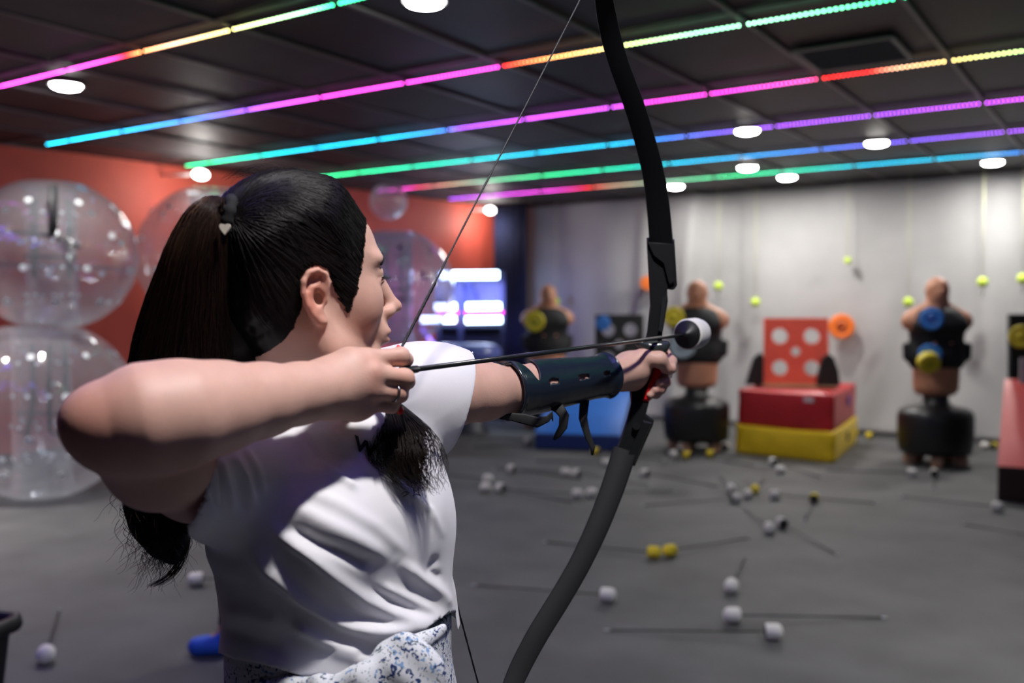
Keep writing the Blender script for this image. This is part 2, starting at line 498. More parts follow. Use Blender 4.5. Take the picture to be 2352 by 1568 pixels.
for (px, py, lab, pw) in (
    (975, 8, 'bright round ceiling light at the top edge above the archer', 14),
    (152, 200, 'round ceiling light on the left above the stacked clear balls', 34),
    (1716, 303, 'round ceiling light on the fourth coloured strip right of the bow limb', 9),
    (2014, 331, 'round ceiling light on the fifth coloured strip farther right', 9),
    (1717, 387, 'small round ceiling light between the fifth and sixth strips nearest the bow', 12),
    (1808, 409, 'small round ceiling light just below the sixth strip near the grey curtain', 32),
    (2280, 375, 'round ceiling light close to the curtain at the right edge', 38),
    (1551, 430, 'small round ceiling light close to the curtain touching the bow limb', 20)):
    downlight(G(px, py, CEIL-0.03), lab, pw, spot=178 if 370 < py else 140)

def wall_lamp(px, py, X, label, power):
    o_ = CM.translation; r_ = P(px, py, 1)-o_; p = o_+r_*((X-o_.x)/r_.x)
    t = empty('wall_lamp', p); tag(t, label, 'wall light')
    obj('globe', MB().sphere((0, 0, 0), (.06, .09, .05), 20, 12), emis('globe_glow', (1, .95, .9), 14), t, world=False)
    obj('wall_arm', MB().tube([(-.05, 0, .01), (-.75, 0, .05)], .012, n=8), M_ring, t, world=False)
    l = bpy.data.lights.new('lamp', 'POINT'); l.energy = power; l.shadow_soft_size = .1; l.color = (1, .95, .9)
    lo = bpy.data.objects.new('lamp', l); COL.objects.link(lo); lo.parent = t; lo.location = (.0, 0, -.16)
wall_lamp(461, 401, -8.15, 'small white lamp on the red wall under the green end of a light strip', 16)
wall_lamp(1126, 483, -7.95, 'small dim lamp near the far end of the red wall by the navy drape', 14)
# lamps of the same kind outside the frame that light the archer
KEY = [((0.75, -0.25), 0, 0)]
# ------------------------------------------------------------------ LED strips
R_ = (1, .03, .03); O_ = (1, .30, .10); Y_ = (1, .72, .25); YG = (.62, 1, .35); MG = (.35, 1, .55); GR = (.05, .95, .35)
TE = (.02, .85, .55); CY = (.02, .65, 1); BL = (.06, .28, 1); VB = (.20, .13, 1); VI = (.42, .10, 1); MV = (.75, .10, 1); MA = (1, .07, .75); PK = (1, .12, .55); PE = (1, .5, .3)
DR = (.7, .04, .12); GG = (.25, .5, .35); TN = (.55, .3, .2)
STR = [
 (0, 200, 820, 0, -600, [(-300, VI), (0, MA), (220, MA), (290, R_), (320, O_), (400, PE), (500, Y_), (600, YG), (700, MG), (760, GR), (900, GR)]),
 (105, 333, 2052, 0, None, [(105, CY), (200, CY), (420, BL), (520, VB), (640, MV), (750, MA), (1140, MA), (1160, R_), (1240, O_), (1390, Y_), (1460, YG), (1600, MG), (1750, MG), (2052, GR), (2600, TE)]),
 (425, 382, 2352, 118, None, [(425, GR), (560, TE), (700, CY), (900, CY), (1020, BL), (1060, VI), (1230, MV), (1450, MV), (1500, MA), (1700, MA), (1850, PK), (1890, R_), (2000, R_), (2060, PE), (2180, Y_), (2352, YG), (2600, MG)]),
 (800, 400, 2352, 228, -800, [(650, GR), (800, GR), (1000, TE), (1200, CY), (1400, CY), (1520, BL), (1650, VB), (1800, VI), (2000, VI), (2352, MV), (2700, MA)]),
 (865, 440, 2352, 300, None, [(865, MV), (920, MA), (960, DR), (1030, TN), (1100, GG), (1250, GR), (1440, TE), (1560, CY), (1850, BL), (2050, VB), (2352, VI)]),
 (1030, 458, 2352, 350, None, [(1030, VI), (1100, MV), (1280, MA), (1350, R_), (1400, TN), (1520, GG), (1700, GR), (1850, TE), (1990, CY), (2200, CY), (2352, BL)]),
 (0, 382, 2352, 118, None, [(0, VI), (1176, VB), (2352, BL)]), (0, 382, 2352, 118, None, [(0, BL), (2352, VB)]),
]
M_led = emis('led_glow', (1, 1, 1), 14.0, attr='Col')
M_chan = mat('led_channel', (0.03, 0.03, 0.035), 0.5)
def led_lerp(keys, x):
    if x <= keys[0][0]: return keys[0][1]
    for (a, ca), (b, cb) in zip(keys, keys[1:]):
        if x <= b:
            t = (x-a)/(b-a); return tuple(p+(q-p)*t for p, q in zip(ca, cb))
    return keys[-1][1]
def wpx(p):
    q = CM.inverted() @ p; return 1176+q.x/-q.z*F
names = ['nearest strip', 'second strip', 'third strip', 'fourth strip', 'fifth strip', 'sixth strip']
lab = ['light strip nearest the camera, pink to green across the top left corner',
       'light strip starting blue above the clear balls, orange and green further right',
       'light strip starting green at the ponytail end, pink and red at upper right',
       'light strip starting green just above the hair, purple at the right edge',
       'light strip starting magenta beside the forehead, green then blue to the right',
       'light strip nearest the curtain, purple then red then green and cyan',
       'violet light strip overhead just above the top edge of the photo', 'blue light strip overhead above the archer, out of the photo']
NEARY = {6: 1.98, 7: .58}
for si, (xa, ya, xb, yb, ex, keys) in enumerate(STR):
    a = G(xa, ya, CEIL-0.03); b = G(xb, yb, CEIL-0.03)
    Y = (a.y+b.y)/2
    x0 = a.x
    if si == 0: x0 = -8.6; Y = a.y*0.5+b.y*0.5
    if si == 3: x0 = -8.2
    x1 = 3.6
    if si > 5: a = Vector((-8.2, NEARY[si], 0)); b = Vector((3.6, NEARY[si], 0)); x0 = -8.2
    t = empty('light_strip', (x0, a.y, CEIL-0.012)); tag(t, lab[si], 'light strip', 'coloured light strips along the ceiling')
    sl = (b.y-a.y)/(b.x-a.x)
    Yx = lambda x: a.y+sl*(x-a.x)
    ang = math.atan(sl); RM = Matrix.Rotation(ang, 3, 'Z')
    if si > 5:
        l = bpy.data.lights.new('strip_glow', 'AREA'); l.shape = 'RECTANGLE'; l.size = 9; l.size_y = .03; l.energy = 23; l.color = (.24, .17, 1)
        lo = bpy.data.objects.new('strip_glow', l); COL.objects.link(lo); lo.parent = t; lo.location = (4.6, 0, -.03)
    cuts = [x0]+[g for g in GX if x0+0.15 < g < x1-0.1]+[x1]
    for ca, cb in zip(cuts, cuts[1:]):
        ca_, cb_ = ca+0.014, cb-0.014
        L = cb_-ca_; mid = (ca_+cb_)/2
        ch = obj('channel', MB().box((mid, Yx(mid), CEIL-0.017), (L, 0.016, 0.010), RM), M_chan, t)
        n = max(2, int(L/0.030)); mb = MB(); cols = []; vs = []; fs = []
        for k in range(n):
            xc = ca_+L*(k+0.5)/n; c = led_lerp(keys, wpx(Vector((xc, Yx(xc), CEIL-0.03))))
            for x in (xc-.005, xc+.005):
                for (oy, oz) in ((.005, -.0222), (.005, -.029), (-.005, -.029), (-.005, -.0222)): vs.append((x, Yx(x)+oy, CEIL+oz))
            q = 8*k
            for j in range(3): fs.append((q+j, q+j+1, q+5+j, q+4+j)); cols.append(c)
            fs += [(q, q+3, q+2, q+1), (q+4, q+5, q+6, q+7)]; cols += [c, c]
            if k < n-1: fs.append((q+4, q+7, q+11, q+8)); cols.append((0, 0, 0))
        mb.add(vs, fs)
        o = obj('led_tape', mb, M_led, ch)
        at = o.data.color_attributes.new('Col', 'FLOAT_COLOR', 'CORNER')
        arr = np.repeat(np.array([(*c, 1) for c in cols], dtype=np.float32), 4, axis=0).ravel()
        at.data.foreach_set('color', arr)
# air vent grille in the ceiling at the right
v0 = G(1960, 125, CEIL-0.01)
vt = empty('air_vent', (v0.x, v0.y, CEIL-0.01)); tag(vt, 'dark square air vent grille in the ceiling between the second and third strips', 'vent')
M_vent = mat('vent_metal', (0.26, 0.28, 0.28), 0.5)
mb = MB()
for q in ((-.28, 0, .03, .56), (.28, 0, .03, .56), (0, -.28, .56, .03), (0, .28, .56, .03)): mb.box((q[0], q[1], -0.006), (q[2], q[3], 0.012))
obj('frame', mb, M_vent, vt, world=False)
mb = MB()
for k in range(12): mb.box((0, -.24+.044*k, -0.004), (.53, .022, 0.006), Matrix.Rotation(0.5, 3, 'X'))
obj('louvres', mb, M_vent, vt, world=False)
# ------------------------------------------------------------------ foam arrows
M_foam = mat('white_foam', (0.72, 0.71, 0.68), 0.8, noise=0.06, scale=30)
M_foamy = mat('yellow_foam', (0.80, 0.62, 0.03), 0.75, noise=0.06, scale=30)
M_black = mat('black_rubber', (0.008, 0.008, 0.009), 0.45)
M_shaft = mat('carbon_shaft', (0.014, 0.016, 0.018), 0.28)
M_nock = mat('clear_nock', (0.55, 0.58, 0.6), 0.25)
M_redp = mat('red_plastic', (0.75, 0.015, 0.012), 0.35)
FR = 0.037
def arrow_proto(foam, L=0.74, back=None):
    """lies along +X, tip end at the origin side, nock at -L; centre line z=0"""
    t = empty('foam_arrow')
    RX = Matrix.Rotation(PI/2, 4, 'Y')
    obj('foam_tip', MB().lathe([(0.012, -.034), (FR*.93, -.034), (FR, -.028), (FR, 0.012), (FR*.93, .026), (FR*.7, .036), (FR*.35, .042), (0, .044)], RX, n=28), foam, t, world=False)
    obj('tip_collar', MB().lathe([(0, -.045), (0.007, -.045), (0.009, -.0385), (FR*.86, -.0358), (FR*.91, -.0342), (0, -.033)], RX, n=24), M_black, t, world=False)
    obj('shaft', MB().tube([(-L, 0, 0), (-.05, 0, 0)], 0.0040, n=10), M_shaft, t, world=False)
    obj('nock', MB().tube([(-L-.018, 0, 0), (-L-.012, 0, 0), (-L+.01, 0, 0)], [0.0035, 0.005, 0.0045], n=8), M_nock, t, world=False)
    return t
protos = {'w': arrow_proto(M_foam), 'y': arrow_proto(M_foamy)}
used = {}
def put_arrow(kind, tip, tail=None, ang=None, label='', L=0.74):
    a = G(tip[0], tip[1], FR)
    if tail: b = G(tail[0], tail[1], 0.006)
    else: b = a + Vector((math.cos(ang), math.sin(ang), 0))*0.74
    d = a-b; d.z = 0; d.normalize()
    o = protos[kind] if kind not in used else copy_tree(protos[kind])
    used[kind] = 1
    pitch = math.asin((FR-0.006)/0.74)
    o.location = (a.x, a.y, FR+0.0005)
    o.rotation_euler = (0, -pitch*0.97, math.atan2(d.y, d.x))
    tag(o, label, 'arrow', 'foam tipped arrows scattered over the floor')
A = [
 ('w', (1397, 1366), (1045, 1338), 'white tipped foam arrow just right of the lower bow limb, shaft running left behind it'),
 ('w', (1680, 1345), (1715, 1270), 'white tipped foam arrow whose dim tip points at the camera, shaft short and slanting'),
 ('w', (1682, 1412), (2078, 1417), 'white tipped foam arrow low on the floor with its shaft pointing straight right'),
 ('w', (1776, 1450), (1352, 1445), 'lowest white tipped foam arrow on the right, shaft running straight left'),
 ('y', (1503, 1268), (1205, 1238), 'left one of two yellow arrow tips side by side, shaft running left behind the bow'),
 ('y', (1538, 1264), (1775, 1222), 'right one of the two yellow foam arrow tips side by side, shaft running right'),
 ('w', (1768, 1212), (1690, 1150), 'left white arrow tip of the pair in the middle of the floor'),
 ('w', (1795, 1200), (1978, 1302), 'right white arrow tip of the pair mid floor, shaft slanting down right'),
 ('w', (1690, 1144), (1500, 1160), 'lower of two touching white arrow tips left of the yellow and white pair'),
 ('w', (1679, 1122), (1640, 1075), 'upper of two touching white arrow tips left of the yellow and white pair'),
 ('w', (1718, 1134), (1716, 1060), 'white arrow tip crossing a yellow tip in the middle of the floor'),
 ('y', (1733, 1124), (1800, 1040), 'yellow arrow tip crossing a white tip in the middle of the floor'),
 ('w', (1779, 1136), (2000, 1155), 'single white arrow tip right of the crossed pair, shaft running right'),
 ('y', (1870, 1143), (1838, 1215), 'lone yellow foam arrow tip with shaft slanting down left'),
 ('w', (2292, 1164), (2028, 1133), 'white arrow tip in front of the pale red wedge mat'),
 ('w', (2460, 1245), (2105, 1180), 'foam arrow on the right with only its shaft in view, running off the edge'),
 ('w', (1793, 1078), (1660, 1060), 'white arrow tip just in front of the yellow box'),
 ('w', (1775, 1060), (1900, 1100), 'white arrow tip touching the front of the yellow box'),
 ('w', (105, 1503), (140, 1385), 'white tipped foam arrow beside the black bin at bottom left'),
 ('w', (450, 1330), (560, 1335), 'white arrow tip half hidden behind the ends of the ponytail'),
]
for k, tp, tl, lb in A: put_arrow(k, tp, tl, label=lb)
B = [('w', 1121, 1099, 3.0, 'topmost of three white arrow tips in a cluster right of the shirt'), ('w', 1116, 1118, 3.2, 'left one of three white arrow tips in a cluster right of the shirt'),
 ('w', 1149, 1119, -0.1, 'right one of three white arrow tips in a cluster right of the shirt'), ('w', 1174, 1076, 0.05, 'single white arrow tip up and right of the cluster of three'),
 ('w', 1299, 1084, 3.2, 'larger white arrow tip of a touching pair left of the lower bow limb'), ('w', 1323, 1086, -0.05, 'smaller pinkish white arrow tip of a touching pair left of the lower bow limb'),
 ('w', 1326, 1133, 3.25, 'left one of two separate white arrow tips left of the lower bow limb'), ('w', 1358, 1131, 0.9, 'right one of two separate white arrow tips left of the lower bow limb'),
 ('w', 1392, 1062, 3.3, 'white arrow tip touching the left edge of the lower bow limb'), ('w', 1481, 1086, -0.15, 'white arrow tip just right of the lower bow limb'),
 ('w', 1560, 1034, -1.2, 'upper white arrow tip in the cluster before the middle dummy'), ('w', 1546, 1042, 3.2, 'lower white arrow tip in the cluster before the middle dummy'),
 ('y', 1578, 1045, -0.1, 'yellow arrow tip in the cluster before the middle dummy'), ('y', 1632, 1042, -0.12, 'single yellow arrow tip between the middle dummy and the yellow box'),
 ('w', 1668, 1025, -1.5, 'white arrow tip left of the yellow box by its lower corner'), ('w', 1665, 990, 3.1, 'white arrow tip by the curtain left of the stacked boxes'),
 ('y', 1241, 1021, -2.6, 'yellow arrow tip at the left corner of the blue wedge mat'), ('w', 1212, 1011, 3.1, 'dim white arrow tip left of the yellow tip at the blue mat corner'),
 ('y', 1368, 1036, 0.05, 'yellow arrow tip before the blue wedge mat under the hanging strap'),
 ('y', 1964, 994, 0.02, 'yellow arrow tip touching the right side of the yellow box'), ('y', 1997, 1000, -0.15, 'yellow arrow tip by the curtain right of the yellow box'),
 ('w', 2094, 1085, 3.3, 'left one of two white arrow tips before the right dummy base'), ('w', 2146, 1085, -1.4, 'right one of two white arrow tips before the right dummy base'),
 ('w', 2262, 1023, 3.1, 'white arrow tip between the right dummy and the pale red mat'), ('y', 2283, 1024, -1.8, 'yellow arrow tip peeping out beside the pale red mat')]
for k, x, y, a_, lb in B: put_arrow(k, (x, y), None, a_, lb)
# ------------------------------------------------------------------ boxing dummies
M_skin2 = mat('dummy_skin', (0.58, 0.27, 0.16), 0.5, noise=0.1, scale=8)
M_vest = mat('black_vest', (0.010, 0.010, 0.012), 0.7)
M_base = mat('black_base', (0.012, 0.013, 0.013), 0.38)
M_yel = mat('yellow_disc', (0.72, 0.60, 0.03), 0.5)
M_blu = mat('blue_disc', (0.03, 0.19, 0.62), 0.5)
M_org = mat('orange_disc', (0.90, 0.20, 0.02), 0.5)
M_tan = mat('tan_feet', (0.5, 0.3, 0.2), 0.6)
def dummy_bits():
    """punching dummy seen from the front, facing -Y, base centre at the origin"""
    s = Solid()
    s.ell((0, 0, 1.68), (.080, .098, .118)); s.ell((0, -.03, 1.61), (.055, .07, .06), k=.03)           # skull, jaw
    s.ell((0, -.095, 1.655), (.014, .02, .025), k=.015)                                                 # nose
    for x in (-1, 1):
        s.ell((x*.075, 0, 1.66), (.012, .022, .032), k=.01)
        s.ell((x*.028, -.088, 1.69), (.017, .012, .010), k=.012, op='s')
        s.cone((x*.03, 0, 1.53), (x*.15, .01, 1.42), .05, .070, k=.05)
        s.ell((x*.190, 0, 1.375), (.060, .07, .085), k=.03)                                             # cut-off shoulders
        s.ell((x*.08, -.085, 1.33), (.095, .055, .075), k=.04)                                          # chest
    s.cone((0, .01, 1.46), (0, 0, 1.62), .080, .068, k=.03)
    s.cone((0, 0, 1.36), (0, 0, 1.02), .125, .105, k=.06, squash=((1, 0, 0), 1.45))
    s.cone((0, 0, 1.02), (0, 0, .74), .125, .118, k=.05, squash=((1, 0, 0), 1.35))
    for z in (1.17, 1.10, 1.03):
        for x in (-1, 1): s.ell((x*.045, -.115, z), (.042, .022, .030), k=.015)
    V, Q = mesh_solid(s, (-.35, -.25, .55), (.35, .25, 1.85), .013)
    V = relax(V, Q, 1); V[:, 0] *= 1.34; V[:, 1] *= 1.15; V[:, 2] = np.maximum(V[:, 2], .665)
    return V, Q
DUM = dummy_bits()
def vest_bits():
    s = Solid()
    s.cone((0, 0, 1.38), (0, 0, 1.02), .150, .132, k=.06, squash=((1, 0, 0), 1.35))
    for x in (-1, 1):
        s.ell((x*.08, -.085, 1.33), (.11, .07, .09), k=.04)
        s.cone((x*.09, .03, 1.47), (x*.10, -.05, 1.40), .055, .05, k=.03)
        s.cone((x*.21, -.01, 1.14), (x*.20, -.01, 1.03), .035, .04, k=.02)
    s.cone((0, 0, 1.06), (0, 0, 1.0), .142, .142, k=.02, squash=((1, 0, 0), 1.42))
    V, Q = mesh_solid(s, (-.35, -.3, .8), (.35, .3, 1.6), .013)
    V = relax(V, Q, 1); V[:, 0] *= 1.34; V[:, 1] *= 1.15
    return V, Q
VEST = vest_bits()
def make_dummy(loc, rz, label, disc):
    t = empty('punching_dummy'); tag(t, label, 'punching dummy', 'torso punching dummies in front of the curtain')
    a = solid_obj('torso', DUM, M_skin2, t); solid_obj('vest', VEST, M_vest, t)
    obj('base', MB().lathe([(.25, .10), (.325, .12), (.335, .17), (.34, .24), (.345, .30), (.345, .46), (.33, .51), (.28, .545), (.16, .565), (.12, .60), (.115, .665), (0, .665)], n=40), M_base, t, world=False)
    for k in range(5):
        q = 2*PI*k/5+0.63; ft = MB(); ft.box((.24*math.cos(q), .24*math.sin(q), .056), (.11, .10, .11), Matrix.Rotation(q, 3, 'Z'), .02)
        obj('foot', ft, M_tan, t, world=False)
    if disc != 'none':
        RX = Matrix.Rotation(PI/2, 4, 'X')
    t.location = loc; t.rotation_euler = (0, 0, rz)
    return t
def disc_target(name, c, r, th, m, label, cat='target disc', n=None, ring=None, group=None):
    """round flat foam disc facing roughly the camera; c its centre"""
    t = empty(name, c); tag(t, label, cat, group)
    d = (CM.translation-Vector(c)); d.z = 0; n = Vector(n) if n else d
    q = n.to_track_quat('Z', 'Y').to_matrix().to_4x4()
    obj('disc_body', MB().lathe([(0, -th/2), (r*.96, -th/2), (r, -th*.3), (r, th*.3), (r*.96, th/2), (r*.62, th/2), (r*.60, th*.42), (r*.50, th*.42), (r*.48, th/2), (0, th/2)], q, n=36), m, t, world=False)
    if ring: obj('centre_ring', MB().lathe([(r*.22, th*.5), (r*.22, th*.56), (r*.44, th*.56), (r*.44, th*.5)], q, n=32), ring, t, world=False)
    return t
gy = dict(group=None)
dR = G(2137, 1072); dM = G(1577, 1040); dL = G(1243, 985)
tc = lambda p: math.atan2(-p.x, p.y)*0.5
make_dummy((dR.x, dR.y+.22, 0), .55, 'bald tan torso dummy in a black vest at right, blue disc on chest', 'b')
make_dummy((dM.x, dM.y+.25, 0), .3, 'tan torso dummy in a black vest behind the bow hand, yellow disc on its left', 'y')
make_dummy((dL.x, dL.y+.15, 0), .75, 'tan torso dummy in a black vest beside the navy drape, yellow disc on its side', 'y')
def front_of(px, py, base, off): # a point at that pixel, off metres nearer than the base
    dd = (CM.inverted() @ Vector(base)); return P(px, py, -dd.z-off)
bR = (dR.x, dR.y+.22, 1.3); bM = (dM.x, dM.y+.25, 1.3); bL = (dL.x, dL.y+.15, 1.3)
M_blu2 = mat('blue_disc_ring', (0.02, 0.10, 0.45), 0.5)
disc_target('target_disc', front_of(2140, 732, bR, .235), .105, .05, M_blu, 'round blue foam disc on the chest of the right dummy', ring=M_blu2)
disc_target('target_disc', front_of(2136, 815, bR, .20), .105, .05, M_blu, 'round blue foam disc behind the yellow one at the waist of the right dummy')
disc_target('target_disc', front_of(2133, 832, bR, .30), .100, .08, M_yel, 'round yellow foam disc low on the waist of the right dummy', n=(0.5, -1, -.5), ring=mat('yellow_ring', (.55, .48, .02), .5))
disc_target('target_disc', front_of(1228, 738, bL, .26), .125, .06, M_yel, 'round yellow foam disc on the chest of the left dummy', ring=mat('yellow_ring2', (.45, .4, .02), .5))
disc_target('target_disc', front_of(1548, 727, bM, .30), .105, .06, M_yel, 'round yellow foam disc by the bow riser on the middle dummy')
disc_target('target_disc', front_of(1567, 794, bM, .24), .135, .07, mat('pale_disc', (.42, .52, .56), .5), 'round pale blue grey foam disc at the waist of the middle dummy')
disc_target('target_disc', onY(1933, 750, WALLY-.16), .152, .06, M_org, 'orange ringed disc hanging in front of the curtain right of the red panel', ring=mat('orange_ring', (.45, .07, .01), .5))
disc_target('target_disc', onY(1487, 650, WALLY-.16), .10, .06, M_org, 'orange disc mostly hidden behind the bow riser')
# ------------------------------------------------------------------ hanging balls
M_ball = mat('tennis_felt', (0.60, 0.80, 0.10), 0.9)
M_cord = mat('yellow_cord', (0.62, 0.66, 0.35), 0.8)
for (x, y, yy, lb) in ((1650, 657, .30, 'yellow green ball hanging left of the red target panel, higher of two'), (1735, 694, .30, 'yellow green ball hanging lower, above the left edge of the red panel'),
     (1947, 598, .16, 'highest and smallest yellow green ball hanging on the curtain'), (2086, 694, .35, 'yellow green ball beside the shoulder of the right dummy'),
     (2257, 648, .35, 'yellow green ball hanging right of the right dummy'), (2349, 640, .35, 'yellow green ball at the right edge of the photo'),
     (1277, 692, .30, 'yellow green ball beside the left dummy')):
    c = onY(x, y, WALLY-yy); t = empty('hanging_ball', c); tag(t, lb, 'ball', 'yellow green balls hung on cords before the curtain')
    obj('ball', MB().sphere((0, 0, 0), .058 if y > 600 else .042, 20, 14), M_ball, t, world=False)
    obj('cord', MB().tube([(0, 0, .05), (0, 0, CEIL-c.z-.002)], .0035, n=6), M_cord, t, world=False)
    obj('tassel', MB().tube([(0, 0, -.05), (.006, 0, -.10), (-.004, 0, -.16)], .006, n=6), mat('ball_tail', (.1, .12, .05), .8), t, world=False) if y < 680 and y > 600 else None
# ------------------------------------------------------------------ boxes, wedges, panels
def fabric_box(name, pts, z0, z1, m, label, cat, extra=None, par=None):
    """soft box on a quadrilateral footprint pts, bulging slightly"""
    t = par or empty(name, (sum(p[0] for p in pts)/4, sum(p[1] for p in pts)/4, z0))
    if not par: tag(t, label, cat)
    mb = MB(); n = 14; prof = []
    ring = []
    for (a, b) in zip(pts, pts[1:]+pts[:1]):
        for k in range(n):
            u = k/n; ring.append((a[0]+(b[0]-a[0])*u, a[1]+(b[1]-a[1])*u, u))
    cx = sum(p[0] for p in pts)/4; cy = sum(p[1] for p in pts)/4; v = []; f = []; R = len(ring)
    levels = [0, .04, .15, .3, .45, .6, .75, .88, .96, 1]
    for li, h in enumerate(levels):
        for k, (x, y, u) in enumerate(ring):
            bul = 1+0.02*math.sin(PI*u)*math.sin(PI*h)+0.007*math.sin(u*9+h*7+k)*math.sin(PI*h)
            if li in (0, len(levels)-1): bul = .99
            sag = -0.012*math.sin(PI*u)*h
            v.append((cx+(x-cx)*bul, cy+(y-cy)*bul, z0+(z1-z0)*h+sag))
    for li in range(len(levels)-1):
        for k in range(R):
            k2 = (k+1) % R; f.append((li*R+k, li*R+k2, (li+1)*R+k2, (li+1)*R+k))
    mb.add(v, f, True)
    b = len(mb.v); mb.v.append(Vector((cx, cy, z1-.005))); top = (len(levels)-1)*R
    for k in range(R): mb.f.append((top+k, top+(k+1) % R, b)); mb.smooth.append(True)
    mb.f.append(tuple(range(R))[::-1]); mb.smooth.append(False)
    obj('cushion_body', mb, m, t)
    return t
M_vred = mat('red_vinyl', (0.50, 0.018, 0.025), 0.38, noise=.1, scale=5, bump=.25, bscale=6)
M_vyel = mat('yellow_vinyl', (0.86, 0.60, 0.015), 0.38, noise=.08, scale=5, bump=.3, bscale=6)
fl = G(1690, 1040); fr = G(1915, 1064); br = G(1968, 1016)
fl, fr, br = [Vector((p.x, p.y, 0)) for p in (fl, fr, br)]
bl = fl+(br-fr)
q = [fl, fr, br, bl]
yb = fabric_box('foam_block', [tuple(p) for p in q], 0.002, .30, M_vyel, 'yellow vinyl foam block on the floor under the red one', 'foam block')
cc = (fl+br)/2
q2 = [cc+(p-cc)*.965 for p in q]
rb = fabric_box('foam_block', [tuple(p) for p in q2], .300, .665, M_vred, 'dark red vinyl foam block stacked on the yellow one', 'foam block')
ex = (fr-fl).normalized(); ey = (bl-fl).normalized(); nrm = Vector((ex.y, -ex.x, 0))
def patch(name, m, parent, c, u, v_, sx, sz, out):
    mb = MB(); c = Vector(c); n = u.cross(v_).normalized()
    if n.dot(out) < 0: n = -n
    R3 = Matrix((u, v_, n)).transposed(); mb.box(c+n*.004, (sx, sz, .006), R3); return obj(name, mb, m, parent)
Z = Vector((0, 0, 1))
patch('white_label', mat('white_label', (.7, .65, .68), .5), rb, q2[1]+(q2[0]-q2[1])*.24+Z*.60-ey*.016, ex, Z, .10, .045, nrm)
ey2 = (q2[2]-q2[1]).normalized(); sd = Vector((ey2.y, -ey2.x, 0))
patch('blue_label', mat('blue_label', (.03, .05, .4), .5), rb, q2[1]+(q2[2]-q2[1])*.6+Z*.53+sd*.014, ey2, Z, .14, .10, sd)
patch('handle_patch', mat('grey_patch', (.05, .05, .07), .5), yb, q[1]+(q[2]-q[1])*.5+Z*.17+sd*.012, ey2, Z, .12, .09, sd)
# red square target panel standing on cardboard
def panel(name, c, wd, ht, th, holes, m, tilt, label, seg=1):
    """square foam panel with round holes; c is the bottom centre; holes (u,v,r) in panel metres"""
    t = empty(name, c); tag(t, label, 'target board')
    bmx = bpy.data.curves.new('outline', 'CURVE'); bmx.dimensions = '2D'; bmx.fill_mode = 'BOTH'; bmx.extrude = th/2; bmx.bevel_depth = .004
    def spl(pts):
        s_ = bmx.splines.new('POLY'); s_.points.add(len(pts)-1)
        for i, (x, y) in enumerate(pts): s_.points[i].co = (x, y, 0, 1)
        s_.use_cyclic_u = True
    spl([(-wd/2, 0), (wd/2, 0), (wd/2, ht), (-wd/2, ht)])
    for (u, v, r) in holes: spl([(u+r*math.cos(2*PI*k/32), v+r*math.sin(2*PI*k/32)) for k in range(32)])
    co = bpy.data.objects.new('outline', bmx); COL.objects.link(co)
    me = bpy.data.meshes.new_from_object(co.evaluated_get(bpy.context.evaluated_depsgraph_get()))
    bpy.data.objects.remove(co)
    me.materials.clear(); me.materials.append(m)
    o = bpy.data.objects.new('panel_board', me); COL.objects.link(o); o.parent = t
    o.rotation_euler = (PI/2, 0, 0)
    t.rotation_euler = tilt
    return t
M_pred = mat('red_foam_panel', (0.86, 0.11, 0.07), 0.7, noise=.06, scale=10)
M_pblk = mat('black_foam_panel', (0.014, 0.014, 0.014), 0.75)
ptop = .665; back = .28
pc = G(1828, 882, .69)
panel('target_board', (pc.x, pc.y, .694), .66, .70, .05, [(-.165, .51, .088), (.165, .51, .088), (0, .345, .052), (-.165, .17, .085), (.165, .17, .085)], M_pred, (math.radians(-6), 0, .42), 'red square foam target panel with five round holes standing on the red block')
cb = empty('cardboard_sheet', (pc.x, pc.y-.02, .672)); tag(cb, 'brown cardboard sheet lying on the red block under the target panel', 'cardboard')
obj('sheet', MB().box((0, 0, 0.008), (.84, .34, .014), Matrix.Rotation(.30, 3, 'Z')), mat('cardboard', (.45, .28, .15), .85), cb, world=False)
for sx, lb in ((-1, 'black wedge support at the left side of the red panel'), (1, 'black wedge support at the right side of the red panel')):
    a = Vector((math.cos(.42), math.sin(.42), 0)); c = Vector((pc.x, pc.y, .692))+a*(.36*sx if sx > 0 else -.36)-Vector((0, .13, 0))
    Rm = Matrix.Translation(c) @ Matrix.Rotation(.42, 4, 'Z') @ Matrix.Rotation(PI/2, 4, 'X')
    o = obj('panel_support', MB().prism([(-.11, 0), (.12, 0), (.10, .16), (.055, .29), (.0, .33), (-.06, .28), (-.095, .14)] if sx > 0 else [(-.12, 0), (.06, 0), (.06, .30), (.03, .34), (-.04, .28), (-.08, .14)], -.06, .06, Rm), mat('support_black', (.012, .012, .012), .6))
    tag(o, lb, 'support')
